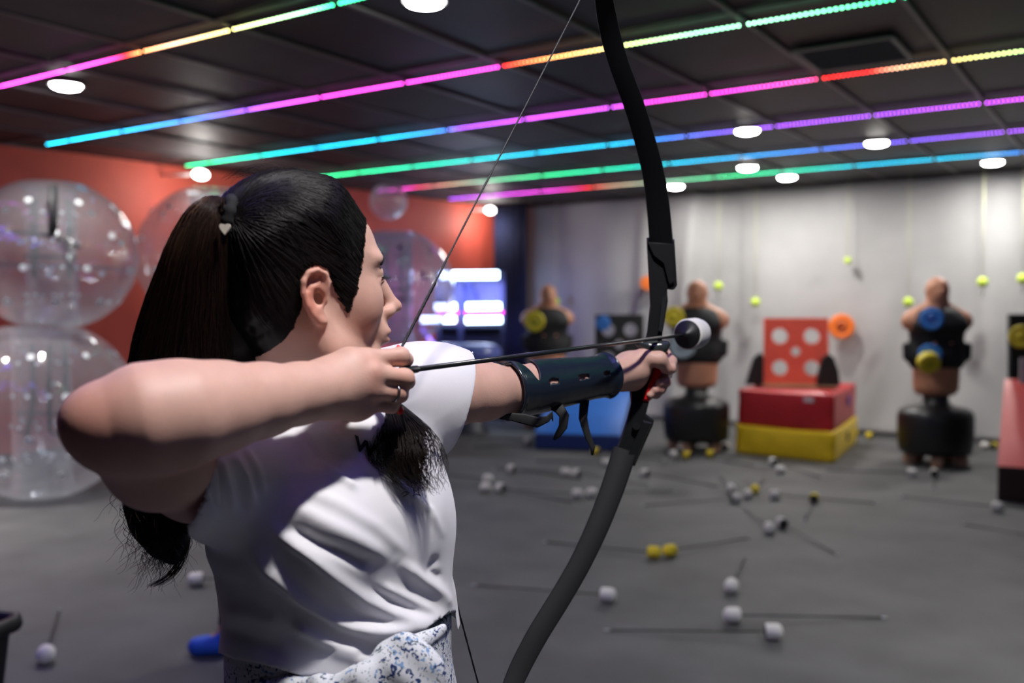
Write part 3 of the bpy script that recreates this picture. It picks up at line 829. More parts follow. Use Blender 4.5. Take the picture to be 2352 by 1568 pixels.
# wedge mats
def wedge(name, fl_, fr_, depth, zf, zb, m_top, m_front, label, par_dir=None):
    fl_ = Vector((fl_.x, fl_.y, 0)); fr_ = Vector((fr_.x, fr_.y, 0)); e = (fr_-fl_).normalized(); n_ = Vector((-e.y, e.x, 0))*depth
    t = empty(name, (fl_+fr_)/2+n_*.5); tag(t, label, 'wedge mat')
    A_, B_, C_, D_ = fl_, fr_, fr_+n_, fl_+n_
    body = MB(); body.add([A_, B_, C_, D_, A_+Z*zf, B_+Z*zf, C_+Z*zb, D_+Z*zb], [(0, 1, 5, 4), (1, 2, 6, 5), (2, 3, 7, 6), (3, 0, 4, 7), (3, 2, 1, 0), (4, 5, 6, 7)])
    ob = obj('mat_body', body, m_front, t)
    bv = ob.modifiers.new('bevel', 'BEVEL'); bv.width = .02; bv.segments = 2
    nn = (B_+Z*zf-(A_+Z*zf)).cross(D_+Z*zb-(A_+Z*zf)).normalized()
    up = MB(); nx = 10; ny = 8; vs = []; fs = []
    for i in range(nx+1):
        for j in range(ny+1):
            u = i/nx; v = j/ny
            p = (A_+Z*zf)*(1-u)*(1-v)+(B_+Z*zf)*u*(1-v)+(C_+Z*zb)*u*v+(D_+Z*zb)*(1-u)*v
            ed = min(u, 1-u, v, 1-v); vs.append(p+nn*(.004+.018*min(1, ed*6)))
    for i in range(nx):
        for j in range(ny):
            a = i*(ny+1)+j; fs.append((a, a+ny+1, a+ny+2, a+1))
    obj('sloped_cover', up.add(vs, fs, True), m_top, t)
    return t
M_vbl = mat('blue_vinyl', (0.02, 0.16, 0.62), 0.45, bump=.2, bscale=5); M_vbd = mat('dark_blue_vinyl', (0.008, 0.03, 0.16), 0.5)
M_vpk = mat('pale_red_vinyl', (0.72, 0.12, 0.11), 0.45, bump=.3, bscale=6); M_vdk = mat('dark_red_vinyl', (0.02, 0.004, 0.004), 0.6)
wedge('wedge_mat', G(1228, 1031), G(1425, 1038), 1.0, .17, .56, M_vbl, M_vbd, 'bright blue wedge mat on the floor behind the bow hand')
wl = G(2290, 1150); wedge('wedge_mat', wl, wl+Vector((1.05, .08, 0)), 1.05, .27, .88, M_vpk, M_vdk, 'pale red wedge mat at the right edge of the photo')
# black panels
bp = G(1412, 893, .50); bp.y += .12
panel('target_board', (bp.x, bp.y, .003), .60, 1.42, .05, [(-.14, 1.23, .085), (.14, 1.23, .085), (0, 1.05, .06), (-.14, .87, .085), (.14, .87, .085)], M_pblk, (math.radians(-2), 0, .50), 'black foam target panel with round holes standing behind the blue wedge mat')
disc_target('target_disc', front_of(1385, 742, (bp.x, bp.y, .5), .06), .092, .04, M_blu, 'round blue disc filling a hole of the black panel behind the bow')
ps = G(1372, 893, .45)
rp = onY(2432, 885, wl.y+1.42)
panel('target_board', (rp.x, rp.y, .003), .78, 1.44, .05, [(-.20, .83, .10), (.2, .83, .10), (.2, 1.22, .1)], M_pblk, (math.radians(-4), 0, .45), 'black foam target panel on the pale red wedge mat at the right edge')
disc_target('target_disc', front_of(2345, 773, (rp.x, rp.y, .64), .08), .10, .05, M_yel, 'yellow disc on the black panel at the right edge')
lb_ = G(2303, 880, .72)
o = obj('paper_notice', MB().box((0, 0, 0), (.14, .012, .22)), mat('white_paper', (.6, .6, .62), .8)); o.location = (wl.x+.11, wl.y+.97, .966); o.rotation_euler = (0, 0, .5)
tag(o, 'white sheet beside the black panel at the right edge', 'paper')
# ------------------------------------------------------------------ clear bumper balls
M_film = film_mat('clear_vinyl', milk=.13, bumpscale=4.5)
M_film2 = film_mat('clear_vinyl_inner', milk=.05, bumpscale=9)
M_filmp = film_mat('violet_lit_vinyl', (0.88, 0.86, 1.0), milk=.16, bumpscale=5)  # clear film tinted violet, so its colour carries the violet light
M_strap = mat('black_strap', (.01, .01, .012), .6)
M_knob = mat('clear_dimple', (.8, .83, .85), .15, spec=.8)
def bumper_ball(c, R, rz, label, film=M_film, sq=.97, dots=None):
    t = empty('bumper_ball', (c[0], c[1], c[2]-R*sq)); tag(t, label, 'inflatable ball', 'clear inflatable bumper balls on the left')
    z0 = R*sq; ri = R*.36; h = R*.86*sq
    Rz = Matrix.Rotation(rz, 4, 'Z')
    pr = []
    n = 26; a0 = math.asin(ri/R)
    for k in range(n+1):
        a = -PI/2+a0+(PI-2*a0)*k/n
        rr = R*math.cos(a)*(1-.012*abs(math.sin(9*a))); pr.append((rr, z0+R*sq*math.sin(a)))
    for (r_, z_) in ((ri*.86, z0+h*1.0), (ri*.80, z0+h*.7), (ri*.84, z0+h*.35), (ri*.80, z0), (ri*.84, z0-h*.35), (ri*.80, z0-h*.7), (ri*.86, z0-h*1.0)): pr.append((r_, z_))
    mb = MB(); vs = []; fs = []; N = 56
    for (r_, z_) in pr:
        for k in range(N):
            an = 2*PI*k/N; q = 1-.018*abs(math.sin(an*7)) if r_ > ri else 1
            vs.append(Rz @ Vector((r_*q*math.cos(an), r_*q*math.sin(an), z_)))
    m = len(pr)
    for i in range(m):
        i2 = (i+1) % m
        for k in range(N):
            k2 = (k+1) % N; fs.append((i*N+k, i*N+k2, i2*N+k2, i2*N+k))
    obj('vinyl_shell', mb.add(vs, fs, True), film, t, world=False)
    # tension cords from shell to inner wall with round weld spots
    wb = MB(); cb_ = MB()
    for lv in (-.62, -.2, .2, .62):
        for k in range(9):
            an = 2*PI*(k+(.5 if lv in (-.2, .62) else 0))/9; aa = lv*1.1
            po = Rz @ Vector((R*.99*math.cos(aa)*math.cos(an), R*.99*math.cos(aa)*math.sin(an), z0+R*sq*.99*math.sin(aa)))
            pi_ = Rz @ Vector((ri*.84*math.cos(an), ri*.84*math.sin(an), z0+h*lv*1.0))
            d = (po-Vector((0, 0, z0))).normalized()
            wb.tube([po-d*.004, po+d*.004], .026, n=12); cb_.tube([po, pi_], .0016, n=4, caps=False)
            wb.tube([pi_-d*.003, pi_+d*.003], .016, n=8)
    obj('weld_spots', wb, dots or M_knob, t, world=False)['kind'] = 'stuff'; obj('tension_cords', cb_, M_film2, t, world=False)['kind'] = 'stuff'
    hs = MB()
    a1 = -rz+YAW
    for sx in (-1, 1):
        x = sx*ri*.55
        hs.tube([Rz @ Vector((x, -ri*.35, z0+h*.85)), Rz @ Vector((x, -ri*.42, z0+h*.3)), Rz @ Vector((x, -ri*.40, z0-h*.25)), Rz @ Vector((x, 0, z0-h*.35)), Rz @ Vector((x, ri*.35, z0+h*.1)), Rz @ Vector((x, ri*.35, z0+h*.85))], .020, n=6, flat=.25)
    obj('harness', hs, M_strap, t, world=False)
    hb = MB(); hb.tube([Rz @ Vector((-ri*.8, -ri*.3, z0-.02)), Rz @ Vector((ri*.8, -ri*.3, z0-.02))], .012, n=8)
    obj('grip_bar', hb, M_strap, t, world=False)
    return t
LAT0 = Vector((math.cos(YAW), math.sin(YAW), 0))
g1 = P(100, 1160, 7.25)
c1 = G(100, 1150); r1 = .745
c1 = Vector((c1.x, c1.y+.0, r1*.97+.002)); dir1 = Vector((c1.x, c1.y, 0)).normalized(); c1 += dir1*.35
c1.z -= .047
bumper_ball(c1, r1, .4, 'clear inflatable ball standing on the floor at left, lower one of the nearest stack')
c2 = c1+LAT0*.10; c2.z = 1.445+.60-.120
b2_ = bumper_ball(c2, .655, .9, 'clear inflatable ball with black straps stacked on top at left', sq=.93)
dB = -(CM.inverted() @ c2).z
fb = MB(); fb.tube([P(122, 425, dB-.57), P(122, 480, dB-.57), P(122, 541, dB-.57)], .036, n=8, flat=.5)
fb.tube([P(-10, 531, dB-.57), P(60, 535, dB-.57), P(122, 541, dB-.57), P(150, 552, dB-.57), P(182, 569, dB-.57)], .026, n=8, flat=.5)
obj('strap_frame', fb, M_strap, b2_)
c3 = G(560, 1075); c3 = Vector((c3.x, c3.y, .72)); dd3 = Vector((c3.x, c3.y, 0)).normalized(); c3 += dd3*.6-LAT0*.30
c3.z = .72*.97-.046
bumper_ball(c3, .72, 1.3, 'clear inflatable ball on the floor hidden behind the hair, under another')
c4 = c3+LAT0*.03; c4.z = 1.352+.655
bumper_ball(c4, .76, 1.7, 'clear inflatable ball glinting behind the ponytail, upper one of its stack', sq=.93)
# violet lit one behind the face, with dark spots, and a small one over it
M_dspot = mat('dark_spot', (.03, .03, .10), .4)
c5 = P(905, 672, 11.5); bumper_ball((c5.x, c5.y, 1.75), .74, .3, 'violet lit clear ball with dark spots behind the face', M_filmp, .97, M_dspot)
c6 = Vector((c5.x, c5.y, .515)); bumper_ball(c6, .52, .5, 'violet lit clear ball on the floor hidden behind the archer', M_filmp, .98)
t = empty('beach_ball', P(892, 462, 11.9)); tag(t, 'small clear pinkish ball near the ceiling in front of the forehead', 'ball')
obj('vinyl_skin', MB().sphere((0, 0, 0), .235, 28, 18), film_mat('pink_vinyl', (1, .85, .9), .3, 6), t, world=False)
# ------------------------------------------------------------------ lit rack in the far left corner
M_rack = mat('rack_black', (.012, .012, .03), .5)
M_tube = emis('tube_white_blue', (.55, .75, 1.0), 14.0)
M_tubep = emis('tube_magenta', (1, .05, .8), 5.0)
RD = 12.6
rk = empty('lit_rack', G(1085, 905)); tag(rk, 'dark rack with white blue and magenta light tubes in the far corner', 'rack')
def bar(name, x0, x1, y, r, m, d=RD, y1=None):
    return obj(name, MB().tube([P(x0, y, d), P(x1, y1 or y-1, d)], r, n=10), m, rk)
bar('light_tube', 1012, 1145, 632, .052, M_tube); bar('light_tube', 1000, 1047, 705, .045, M_tube); bar('light_tube', 1072, 1150, 704, .045, M_tube)
bar('light_tube', 968, 1046, 734, .045, M_tube); bar('light_tube', 1070, 1152, 735, .045, M_tube)
bar('magenta_tube', 1003, 1052, 718, .022, M_tubep); bar('magenta_tube', 1068, 1156, 718, .022, M_tubep)
bar('violet_tube', 968, 1005, 752, .025, emis('tube_violet', (.3, .2, 1), 3), RD-.1, 805)
def pbox(mb, x0, y0, x1, y1, d, th):
    a = P(x0, y0, d); b = P(x1, y1, d); ce = (a+b)/2; wd = abs(x1-x0)/F*d; ht = abs(y1-y0)/F*d
    return mb.box(ce+(Matrix.Rotation(YAW, 3, 'Z') @ Vector((0, th/2, 0))), (wd, th, ht), Matrix.Rotation(YAW, 3, 'Z'))
mb = MB(); 
for a in ((1000, 622, 1012, 967), (1052, 622, 1064, 967), (1150, 622, 1160, 967)): pbox(mb, *a, RD+.08, .06)
for a in ((1000, 641, 1160, 648), (1000, 744, 1160, 752), (1000, 622, 1160, 626)): pbox(mb, *a, RD+.08, .35)
obj('frame', mb, M_rack, rk)
mb = MB(); pbox(mb, 1000, 645, 1160, 700, RD+.5, .03); obj('back_panel', mb, mat('rack_back', (.22, .22, .32), .7), rk)
mb = MB(); pbox(mb, 1000, 752, 1160, 962, RD+.3, .3); obj('lower_cabinet', mb, M_rack, rk)
l = bpy.data.lights.new('rack_glow', 'AREA'); l.shape = 'RECTANGLE'; l.size = 1.0; l.size_y = .5; l.energy = 34; l.color = (.25, .3, 1)
lo = bpy.data.objects.new('rack_glow', l); COL.objects.link(lo); lo.parent = rk
loc = P(1070, 690, RD-.12); lo.location = winv(rk) @ loc; lo.rotation_euler = (PI/2-.2, 0, YAW+.1+0)
# dark silhouette between the tubes, modelled as a bag and parented to the rack
bag = MB(); bb = P(1075, 700, RD+.15)
bag.sphere(bb+Vector((0, 0, .02)), (.16, .12, .26), 18, 12); bag.sphere(bb+Vector((0, 0, .25)), (.08, .08, .12), 14, 10)
obj('bag_silhouette', bag, mat('bag_navy', (.01, .01, .05), .7), rk)
# blue glossy inflatable ring at the rack's foot
rg = MB(); cr = P(1068, 812, 11.6); Rr = .34; vs = []; fs = []
for i in range(40):
    a = 2*PI*i/40
    for j in range(14):
        b = 2*PI*j/14; vs.append(cr+Vector(((Rr+.11*math.cos(b))*math.cos(a), (Rr+.11*math.cos(b))*math.sin(a), .12*math.sin(b))))
for i in range(40):
    for j in range(14): fs.append((i*14+j, i*14+(j+1) % 14, ((i+1) % 40)*14+(j+1) % 14, ((i+1) % 40)*14+j))
rg.add(vs, fs, True); o = obj('inflatable_ring', rg, mat('ring_vinyl', (.12, .16, .5), .15)); tag(o, 'glossy blue inflatable ring at the foot of the lit rack', 'inflatable ring')
st = MB(); st.lathe([(.30, 0), (.30, .02), (.26, .03), (.26, cr.z-.14), (.34, cr.z-.12)], Matrix.Translation((cr.x, cr.y, 0)), n=28)
o = obj('stool', st, M_rack); tag(o, 'dark round stand carrying the blue inflatable ring', 'stand')
# ------------------------------------------------------------------ bin, bottom left
bn = P(-40, 1500, 3.2); bz = .50
bn = G(-165, 1440, bz)
t = empty('bin', (bn.x, bn.y, 0)); tag(t, 'black plastic bin cut off at the bottom left corner', 'bin')
def rr_ring(w_, r_, z, n=6):
    out = []
    for (sx, sy, a0) in ((1, 1, 0), (-1, 1, PI/2), (-1, -1, PI), (1, -1, 3*PI/2)):
        for k in range(n+1):
            a = a0+PI/2*k/n; out.append((sx*(w_-r_)+r_*math.cos(a), sy*(w_-r_)+r_*math.sin(a), z))
    return out
def rings_mesh(rings):
    v = [p for r in rings for p in r]; n = len(rings[0]); f = []
    for i in range(len(rings)-1):
        for k in range(n): k2 = (k+1) % n; f.append((i*n+k, i*n+k2, (i+1)*n+k2, (i+1)*n+k))
    return v, f
v, f = rings_mesh([rr_ring(.13, .03, .0), rr_ring(.17, .04, bz-.05), rr_ring(.17, .04, bz-.04), rr_ring(.165, .04, bz-.04), rr_ring(.126, .03, .01)])
mb = MB().add(v, f, True); mb.f.append(tuple(range(28))[::-1]); mb.smooth.append(False); mb.f.append(tuple(range(28*4, 28*5))); mb.smooth.append(False)
M_bin = mat('bin_black', (.008, .008, .009), .45); obj('bin_body', mb, M_bin, t, world=False)
v, f = rings_mesh([rr_ring(.171, .04, bz-.045), rr_ring(.195, .05, bz-.045), rr_ring(.2, .05, bz-.03), rr_ring(.195, .05, bz), rr_ring(.171, .04, bz), rr_ring(.168, .04, bz-.045)])
obj('rim', MB().add(v, f, True), M_bin, t, world=False); t.rotation_euler = (0, 0, .35)
# ================================================================== THE ARCHER
LAT = Vector((math.cos(YAW), math.sin(YAW), 0)); FWD = Vector((-math.sin(YAW), math.cos(YAW), 0)); UP = Vector((0, 0, 1))
def W(lat, fwd, z): return LAT*lat+FWD*fwd+UP*z
AL = math.radians(25)
hF = LAT*math.cos(AL)+FWD*math.sin(AL); hL = UP.cross(hF)
PT = math.radians(5)
hX = hF*math.cos(PT)+UP*math.sin(PT); hZ = UP*math.cos(PT)-hF*math.sin(PT)
HC = P(709, 660, 1.15); HC.z = 1.505
HR = Matrix((hX, hL, hZ)).transposed()
def H(x, y, z): return HC+hX*x+hL*y+hZ*z
HRn = np.array(HR); HCn = np.array(HC)
def to_head(X): return (X-HCn)@HRn
fig = empty('archer', tuple(W(-.215, 1.2, 0)))
tag(fig, 'woman in a white t-shirt with a long dark ponytail, drawing a bow in the foreground', 'person')
# ---- body solid -------------------------------------------------------------
def head_solid(s):
    e = lambda c, r, k=.02, op='u': s.ell(H(*c), r, HR, k, op)
    c = lambda a, b, r1, r2, k=.02, op='u', sq=None: s.cone(H(*a), H(*b), r1, r2, k, op, sq)
    e((-.012, 0, .034), (.088, .072, .088), .01)
    e((.034, 0, .042), (.047, .056, .052), .03)
    e((.036, 0, -.025), (.044, .051, .062), .03)
    for y in (-1, 1):
        c((-.008, y*.050, -.045), (.010, y*.045, -.074), .016, .016, .03)
        c((.010, y*.045, -.074), (.062, y*.010, -.094), .016, .015, .03)
        e((.050, y*.034, -.022), (.027, .024, .030), .025)
        e((.073, y*.026, .030), (.012, .022, .008), .018)
    e((.068, 0, -.093), (.018, .020, .016), .02)
    for y in (-1, 1):
        e((.092, y*.030, .012), (.013, .017, .011), .012, 's')
        e((.0735, y*.0305, .0135), (.0118, .0125, .0110), .004)              # lids over the eyeball
        e((.0760, y*.0305, .0030), (.0105, .0120, .0040), .004)
    c((.082, 0, .018), (.1015, 0, -.026), .0075, .0090, .012)
    e((.1050, 0, -.030), (.0105, .0095, .0085), .006)
    for y in (-1, 1):
        e((.0930, y*.0110, -.035), (.0100, .0075, .0075), .006)
        e((.0960, y*.0070, -.0425), (.0050, .0028, .0035), .003, 's')
    e((.079, 0, -.059), (.014, .024, .018), .015)
    e((.0892, 0, -.0595), (.0070, .0200, .0048), .006)
    e((.0872, 0, -.0705), (.0075, .0165, .0058), .006)
    e((.0975, 0, -.0648), (.0125, .0215, .0014), .003, 's')
    e((.085, 0, -.081), (.008, .018, .005), .010, 's')
    # ear on each side: helix ring, antihelix, lobe, concha
    for y in (-1, 1):
        def E(x, z, o): return H(-.0085+x, y*(.0680+o), -.010+z)
        m = .0045
        hel = [(.011, .004, .004), (.015, .016, .006), (.012, .026, .008), (.003, .031, .010), (-.008, .029, .012), (-.0155, .019, .0135), (-.0165, .006, .0125), (-.0125, -.008, .010), (-.006, -.019, .007), (.002, -.027, .0045), (.0065, -.029, .003)]
        s.chain([E(*q) for q in hel], [.0032, .0030, .0030, .0031, .0034, .0035, .0034, .0032, .0034, .0042, .0040], .003)
        ant = [(.004, .019, .004), (-.003, .013, .0055), (-.0075, .004, .0065), (-.006, -.007, .0055), (0, -.0135, .0045)]
        s.chain([E(*q) for q in ant], [.0030, .0032, .0032, .0030, .0032], .004)
        s.ell(E(-.003, .004, .0035), (.014, .0035, .024), HR, .006)
        s.ell(E(.003, -.0235, .0015), (.0065, .0035, .0085), HR, .005)
        s.ell(E(.0095, -.004, .0035), (.0035, .0035, .0055), HR, .003)       # tragus
        s.ell(E(.0015, -.001, .0080), (.0065, .0075, .0100), HR, .004, 's')  # concha
        s.ell(E(-.0035, .0195, .0090), (.0075, .0040, .0050), HR, .003, 's')
HS = Solid(); head_solid(HS)
HH = Solid(); head_solid(HH); HH.cone(H(-.030, 0, -.040), W(-.238, 1.185, 1.375), .050, .054, .03)
SR = P(575, 1050, 1.13); SL = P(965, 903, 1.32)                              # shoulder joints
Smid = (SR+SL)/2
Sd = (SL-SR); Sd.z = 0; Sd.normalize(); Fc = Sd.cross(UP)                     # chest faces Fc
def loft_dist(zs, cl, cf, a, b):
    """rounded elliptic column with centre and half-axes given by height"""
    Sn, Fn_ = np.array(Sd), np.array(Fc); La, Fw = np.array(LAT), np.array(FWD)
    zs = np.array(zs)
    def fn(X):
        z = X[..., 2]; c = np.interp(z, zs, cl)[..., None]*La+np.interp(z, zs, cf)[..., None]*Fw
        D = X-c; D[..., 2] = 0
        aa = np.interp(z, zs, a); bb = np.interp(z, zs, b)
        u = D@Sn; v = D@Fn_
        r = np.sqrt((u/aa)**2+(v/bb)**2)
        k1 = np.sqrt((u/aa**2)**2+(v/bb**2)**2)+1e-6
        d = r*(r-1)/k1
        return np.maximum(d, np.maximum(z-zs[-1], zs[0]-z))
    return fn
ZT = [.80, .90, .98, 1.05, 1.12, 1.20, 1.28, 1.335]
CLt = [-.215, -.215, -.212, -.210, -.212, -.226, -.236, -.236]
CFt = [1.20, 1.20, 1.20, 1.20, 1.20, 1.20, 1.205, 1.21]
BA = [.165, .165, .150, .135, .133, .142, .145, .115]
BB = [.120, .120, .110, .100, .098, .105, .100, .070]
def body_solid():
    s = HS
    # neck
    s.cone(H(-.030, 0, -.040), W(-.238, 1.185, 1.375), .050, .054, .03)
    s.cone(W(-.238, 1.19, 1.385), Smid+UP*.0, .052, .060, .03)
    # trapezius / shoulder girdle
    s.cone(W(-.238, 1.20, 1.355), SR+UP*.0, .052, .048, .04); s.cone(W(-.238, 1.20, 1.355), SL+UP*.0, .052, .048, .04)
    f = loft_dist(ZT, CLt, CFt, BA, BB)
    s._add(f, A3(W(-.45, 1.0, .8)).clip(-9, 9)*0+np.array([-1.6, .5, .8]), np.array([.6, 1.9, 1.335]), .05, 'u')
    # legs
    for sg, q in ((-1, -.09), (1, .09)):
        hip = W(-.215, 1.2, .86)+Sd*q; kn = W(-.215, 1.2, .46)+Sd*(q*1.6)+Fc*.02; an = W(-.215, 1.2, .085)+Sd*(q*2.2)
        s.chain([hip, kn, an], [.068, .050, .037], .03)
        s.cone(an-UP*.035, an-UP*.055+Fc*.13, .032, .022, .02)
    # ------------- right (drawing) arm
    s.chain([SR, P(455, 1088, 1.04), P(360, 1055, .955), P(270, 990, .885)], [.050, .049, .047, .040], .02)
    s.chain([P(258, 978, .875), P(330, 962, .885), P(415, 950, .905), P(500, 935, .935), P(600, 919, .975), P(690, 903, 1.015), P(745, 895, 1.035)],
            [.0405, .0500, .0500, .0440, .0370, .0315, .0300], .012)
    s.ell(P(206, 962, .865), (.018, .018, .018), None, .03)                   # point of the elbow
    # palm
    mcp = [(843, 826, 1.066, .0135), (856, 858, 1.058, .0138), (853, 895, 1.060, .0132), (842, 928, 1.070, .0130)]
    for m_ in mcp: s.cone(P(745, 893, 1.040), P(*m_[:3]), .0250, m_[3], .012)
    s.cone(P(740, 880, 1.045), P(800, 835, 1.060), .024, .019, .012); s.cone(P(745, 905, 1.045), P(815, 935, 1.065), .026, .017, .012)
    fr_ = [[(843, 824, 1.066), (920, 818, 1.088), (932, 826, 1.112), (905, 828, 1.122)],
           [(856, 858, 1.058), (930, 868, 1.084), (936, 876, 1.110), (908, 874, 1.122)],
           [(853, 895, 1.060), (915, 902, 1.084), (921, 907, 1.106), (896, 905, 1.116)],
           [(842, 928, 1.070), (895, 930, 1.088), (903, 934, 1.106), (880, 932, 1.114)]]
    for F_, r_ in zip(fr_, (.0098, .0100, .0095, .0085)):
        s.chain([P(*q) for q in F_], [r_*1.12, r_, r_*.88, r_*.80], .004)
        s.ell(P(*F_[1]), (r_*1.06,)*3, None, .004)
    s.chain([P(760, 855, 1.060), P(810, 850, 1.095), P(850, 850, 1.118), P(885, 852, 1.130)], [.018, .0135, .0110, .0095], .006)   # thumb, tucked behind
    # ------------- left (bow) arm
    s.chain([SL, P(1040, 902, 1.365), P(1110, 899, 1.405), P(1180, 893, 1.455), P(1240, 886, 1.495), P(1320, 873, 1.550), P(1395, 865, 1.600)],
            [.048, .044, .0400, .0340, .0335, .0290, .0245], .02)
    s.cone(P(1395, 865, 1.60), P(1455, 850, 1.645), .0255, .028, .02)
    s.cone(P(1440, 840, 1.65), P(1475, 828, 1.675), .024, .019, .015); s.cone(P(1425, 868, 1.64), P(1455, 872, 1.67), .023, .020, .015)
    s.chain([P(1432, 848, 1.635), P(1475, 822, 1.640), P(1514, 825, 1.640), P(1533, 847, 1.650)], [.0175, .0145, .0130, .0095], .008)        # thumb on the near side
    for j, (y0, y1, r_) in enumerate(((806, 846, .0098), (835, 876, .0098), (856, 893, .0092), (872, 905, .0082))):
        x0 = 1490-j*9; s.chain([P(x0, y0+4, 1.705), P(x0+36, y0+6, 1.735), P(x0+52-j*2, (y0+y1)/2+4, 1.715), P(x0+50-j*2, y1, 1.672), P(x0+36-j*2, y1+2, 1.660)], [r_*1.2, r_*1.1, r_, r_*.95, r_*.8], .005)
    s.cone(P(1455, 850, 1.66), P(1488, 835, 1.705), .026, .018, .015)
    return s
BS = body_solid()
VB_, QB_ = mesh_solid(BS, (-1.5, .30, .0), (.75, 2.0, 1.70), .0024)
VB_ = relax(VB_, QB_, 2, .5)
LEFTEAR = None
def skin_color(V):
    c = np.tile(np.array([.60, .365, .29]), (len(V), 1))
    def blend(center, r, col, a):
        nonlocal c
        w_ = (a*np.exp(-((V-np.array(center))**2).sum(1)/(r*r)))[:, None]; c = c*(1-w_)+np.array(col)*w_
    L = to_head(V)
    blend(P(200, 975, .84), .045, (.52, .22, .16), .75)
    for y in (-1, 1):
        w_ = np.exp(-(((L[:, 0]+.012)/.022)**2+((L[:, 1]-y*.080)/.010)**2+((L[:, 2]+.008)/.036)**2))[:, None]*.75
        c = c*(1-w_)+np.array([.60, .19, .12])*w_
        blend(H(.055, y*.045, -.03), .03, (.58, .27, .20), .35)
    blend(H(.108, 0, -.028), .012, (.58, .26, .2), .4)
    lip = np.exp(-(((L[:, 0]-.093)/.010)**2+(L[:, 1]/.0175)**4+((L[:, 2]+.0650)/.0085)**4))[:, None]*.9
    c = c*(1-lip)+np.array([.46, .10, .11])*lip
    for q in [(850, 824, 1.05), (866, 858, 1.045), (862, 895, 1.045), (920, 818, 1.07), (930, 868, 1.07), (915, 902, 1.07)]: blend(P(*q), .011, (.58, .25, .19), .45)
    for q in [(1533, 847, 1.65), (1525, 876, 1.66), (1514, 893, 1.66)]: blend(P(*q), .012, (.62, .27, .22), .6)
    # scalp shows as a faint shade along the parting
    return c
M_skin = mat('skin', (.56, .335, .255), .52, noise=.07, scale=60, bump=.06, bscale=420, spec=.4, sss=.12, attr='Col')
body = solid_obj('body', (VB_, QB_), M_skin, fig, skin_color)
# eyes, lashes, brows
M_white = mat('eye_white', (.75, .73, .70), .2); M_iris = mat('iris', (.03, .015, .01), .15); M_lash = mat('lash_black', (.006, .005, .005), .6)
for y in (-1, 1):
    eb = MB().sphere(H(.0740, y*.0305, .0090), .0108, 20, 14); o = obj('eye', eb, M_white, fig)
    ir = MB().sphere(H(.0810, y*.0305, .0065), .0052, 14, 10); obj('iris', ir, M_iris, o)
    ls = MB()
    for k in range(16):
        t = k/15; yy = y*(.0305+(t-.5)*.023); x0 = .0868-.020*(t-.5)**2*4*.35; z0 = .0070+.002*(1-(2*t-1)**2)
        a = H(x0, yy, z0); ls.tube([a, H(x0+.004, yy+y*.0015*(t-.3), z0-.0025), H(x0+.008, yy+y*.003*(t-.3), z0-.0015)], [.00045, .00035, .0001], n=4)
    ls.tube([H(.0868-.020*(t-.5)**2*4*.35, y*(.0305+(t-.5)*.023), .0070+.002*(1-(2*t-1)**2)) for t in [k/10 for k in range(11)]], .0008, n=6)
    obj('eyelashes', ls, M_lash, fig)['kind'] = 'stuff'
    br = MB(); pts = []
    for k in range(12):
        t = k/11; xx = .0848-.016*t**1.6; yy = y*(.011+.029*t); zz = .036-.013*t*t
        d0 = np.array(H(xx-.02, yy*.8, zz)); dv = np.array(H(xx+.03, yy*1.3, zz))-d0; ts = np.linspace(0, 1, 60); pp = d0+ts[:, None]*dv
        sd_ = HH(pp); i = int(np.argmax(sd_ > 0)); pts.append(Vector(pp[i]))
    br.tube(pts, [.0022+.0018*math.sin(PI*min(1, .15+k/13)) for k in range(12)], n=8, flat=.35, up=hZ); obj('eyebrow', br, M_lash, fig)
# ------------------------------------------------------------------ hair
def poly_sd(px_, pz_, poly):
    """signed distance to polygon, negative inside"""
    d = np.full(px_.shape, 1e9); ins = np.zeros(px_.shape, bool); n = len(poly)
    for i in range(n):
        ax, az = poly[i]; bx, bz = poly[(i+1) % n]; ex_, ez = bx-ax, bz-az
        t = np.clip(((px_-ax)*ex_+(pz_-az)*ez)/(ex_*ex_+ez*ez), 0, 1)
        d = np.minimum(d, np.hypot(px_-ax-t*ex_, pz_-az-t*ez))
        c_ = ((az > pz_) != (bz > pz_)) & (px_ < ex_*(pz_-az)/(ez if ez else 1e-12)+ax)
        ins ^= c_
    return np.where(ins, -d, d)
HP = [(.092, .125), (.083, .100), (.071, .078), (.056, .050), (.050, .020), (.040, -.008), (.029, -.034), (.021, -.012), (.013, .014), (.006, .027), (-.010, .028), (-.027, .014), (-.030, -.012), (-.030, -.035), (-.045, -.058), (-.075, -.080), (-.2, -.080), (-.2, .3), (.092, .3)]
CRAN = Solid(); CRAN.ell(H(-.012, 0, .034), (.088, .072, .088), HR, .01); CRAN.ell(H(.034, 0, .042), (.047, .056, .052), HR, .03)
CRAN.ell(H(-.020, 0, -.015), (.062, .060, .060), HR, .03)
def hair_fn(X):
    L = to_head(X); d = np.minimum(CRAN(X, .04), HH(X, .04)+.0005)
    g = poly_sd(L[..., 0], L[..., 2], HP)+.0010*np.sin(L[..., 2]*410-L[..., 0]*300)
    up_ = smooth(.0, .12, L[..., 2]); bk = smooth(.02, -.08, L[..., 0])
    th = .0012+(.007+.012*up_+.004*bk)*smooth(0, .060, -g)
    th = np.where(g > 0, -.0012-.5*g, th)
    # combed grooves running towards the tie
    T = np.array([-.088, -.030, .088])
    q = L-T; an = np.arctan2(q[..., 1], q[..., 2]+.0*q[..., 0]); an2 = np.arctan2(q[..., 2], q[..., 0])
    gr = (np.sin(an2*47+6*np.sin(an*3))*.5+np.sin(an2*83+an*11)*.3+np.sin(an*61+an2*9)*.3)
    return d-th-gr*.0007*smooth(0, .02, -g)
HAIRCAP = Fn(hair_fn, [CRAN])
TIE = P(522, 492, 1.055)
tl = to_head(np.array(TIE)[None])[0]
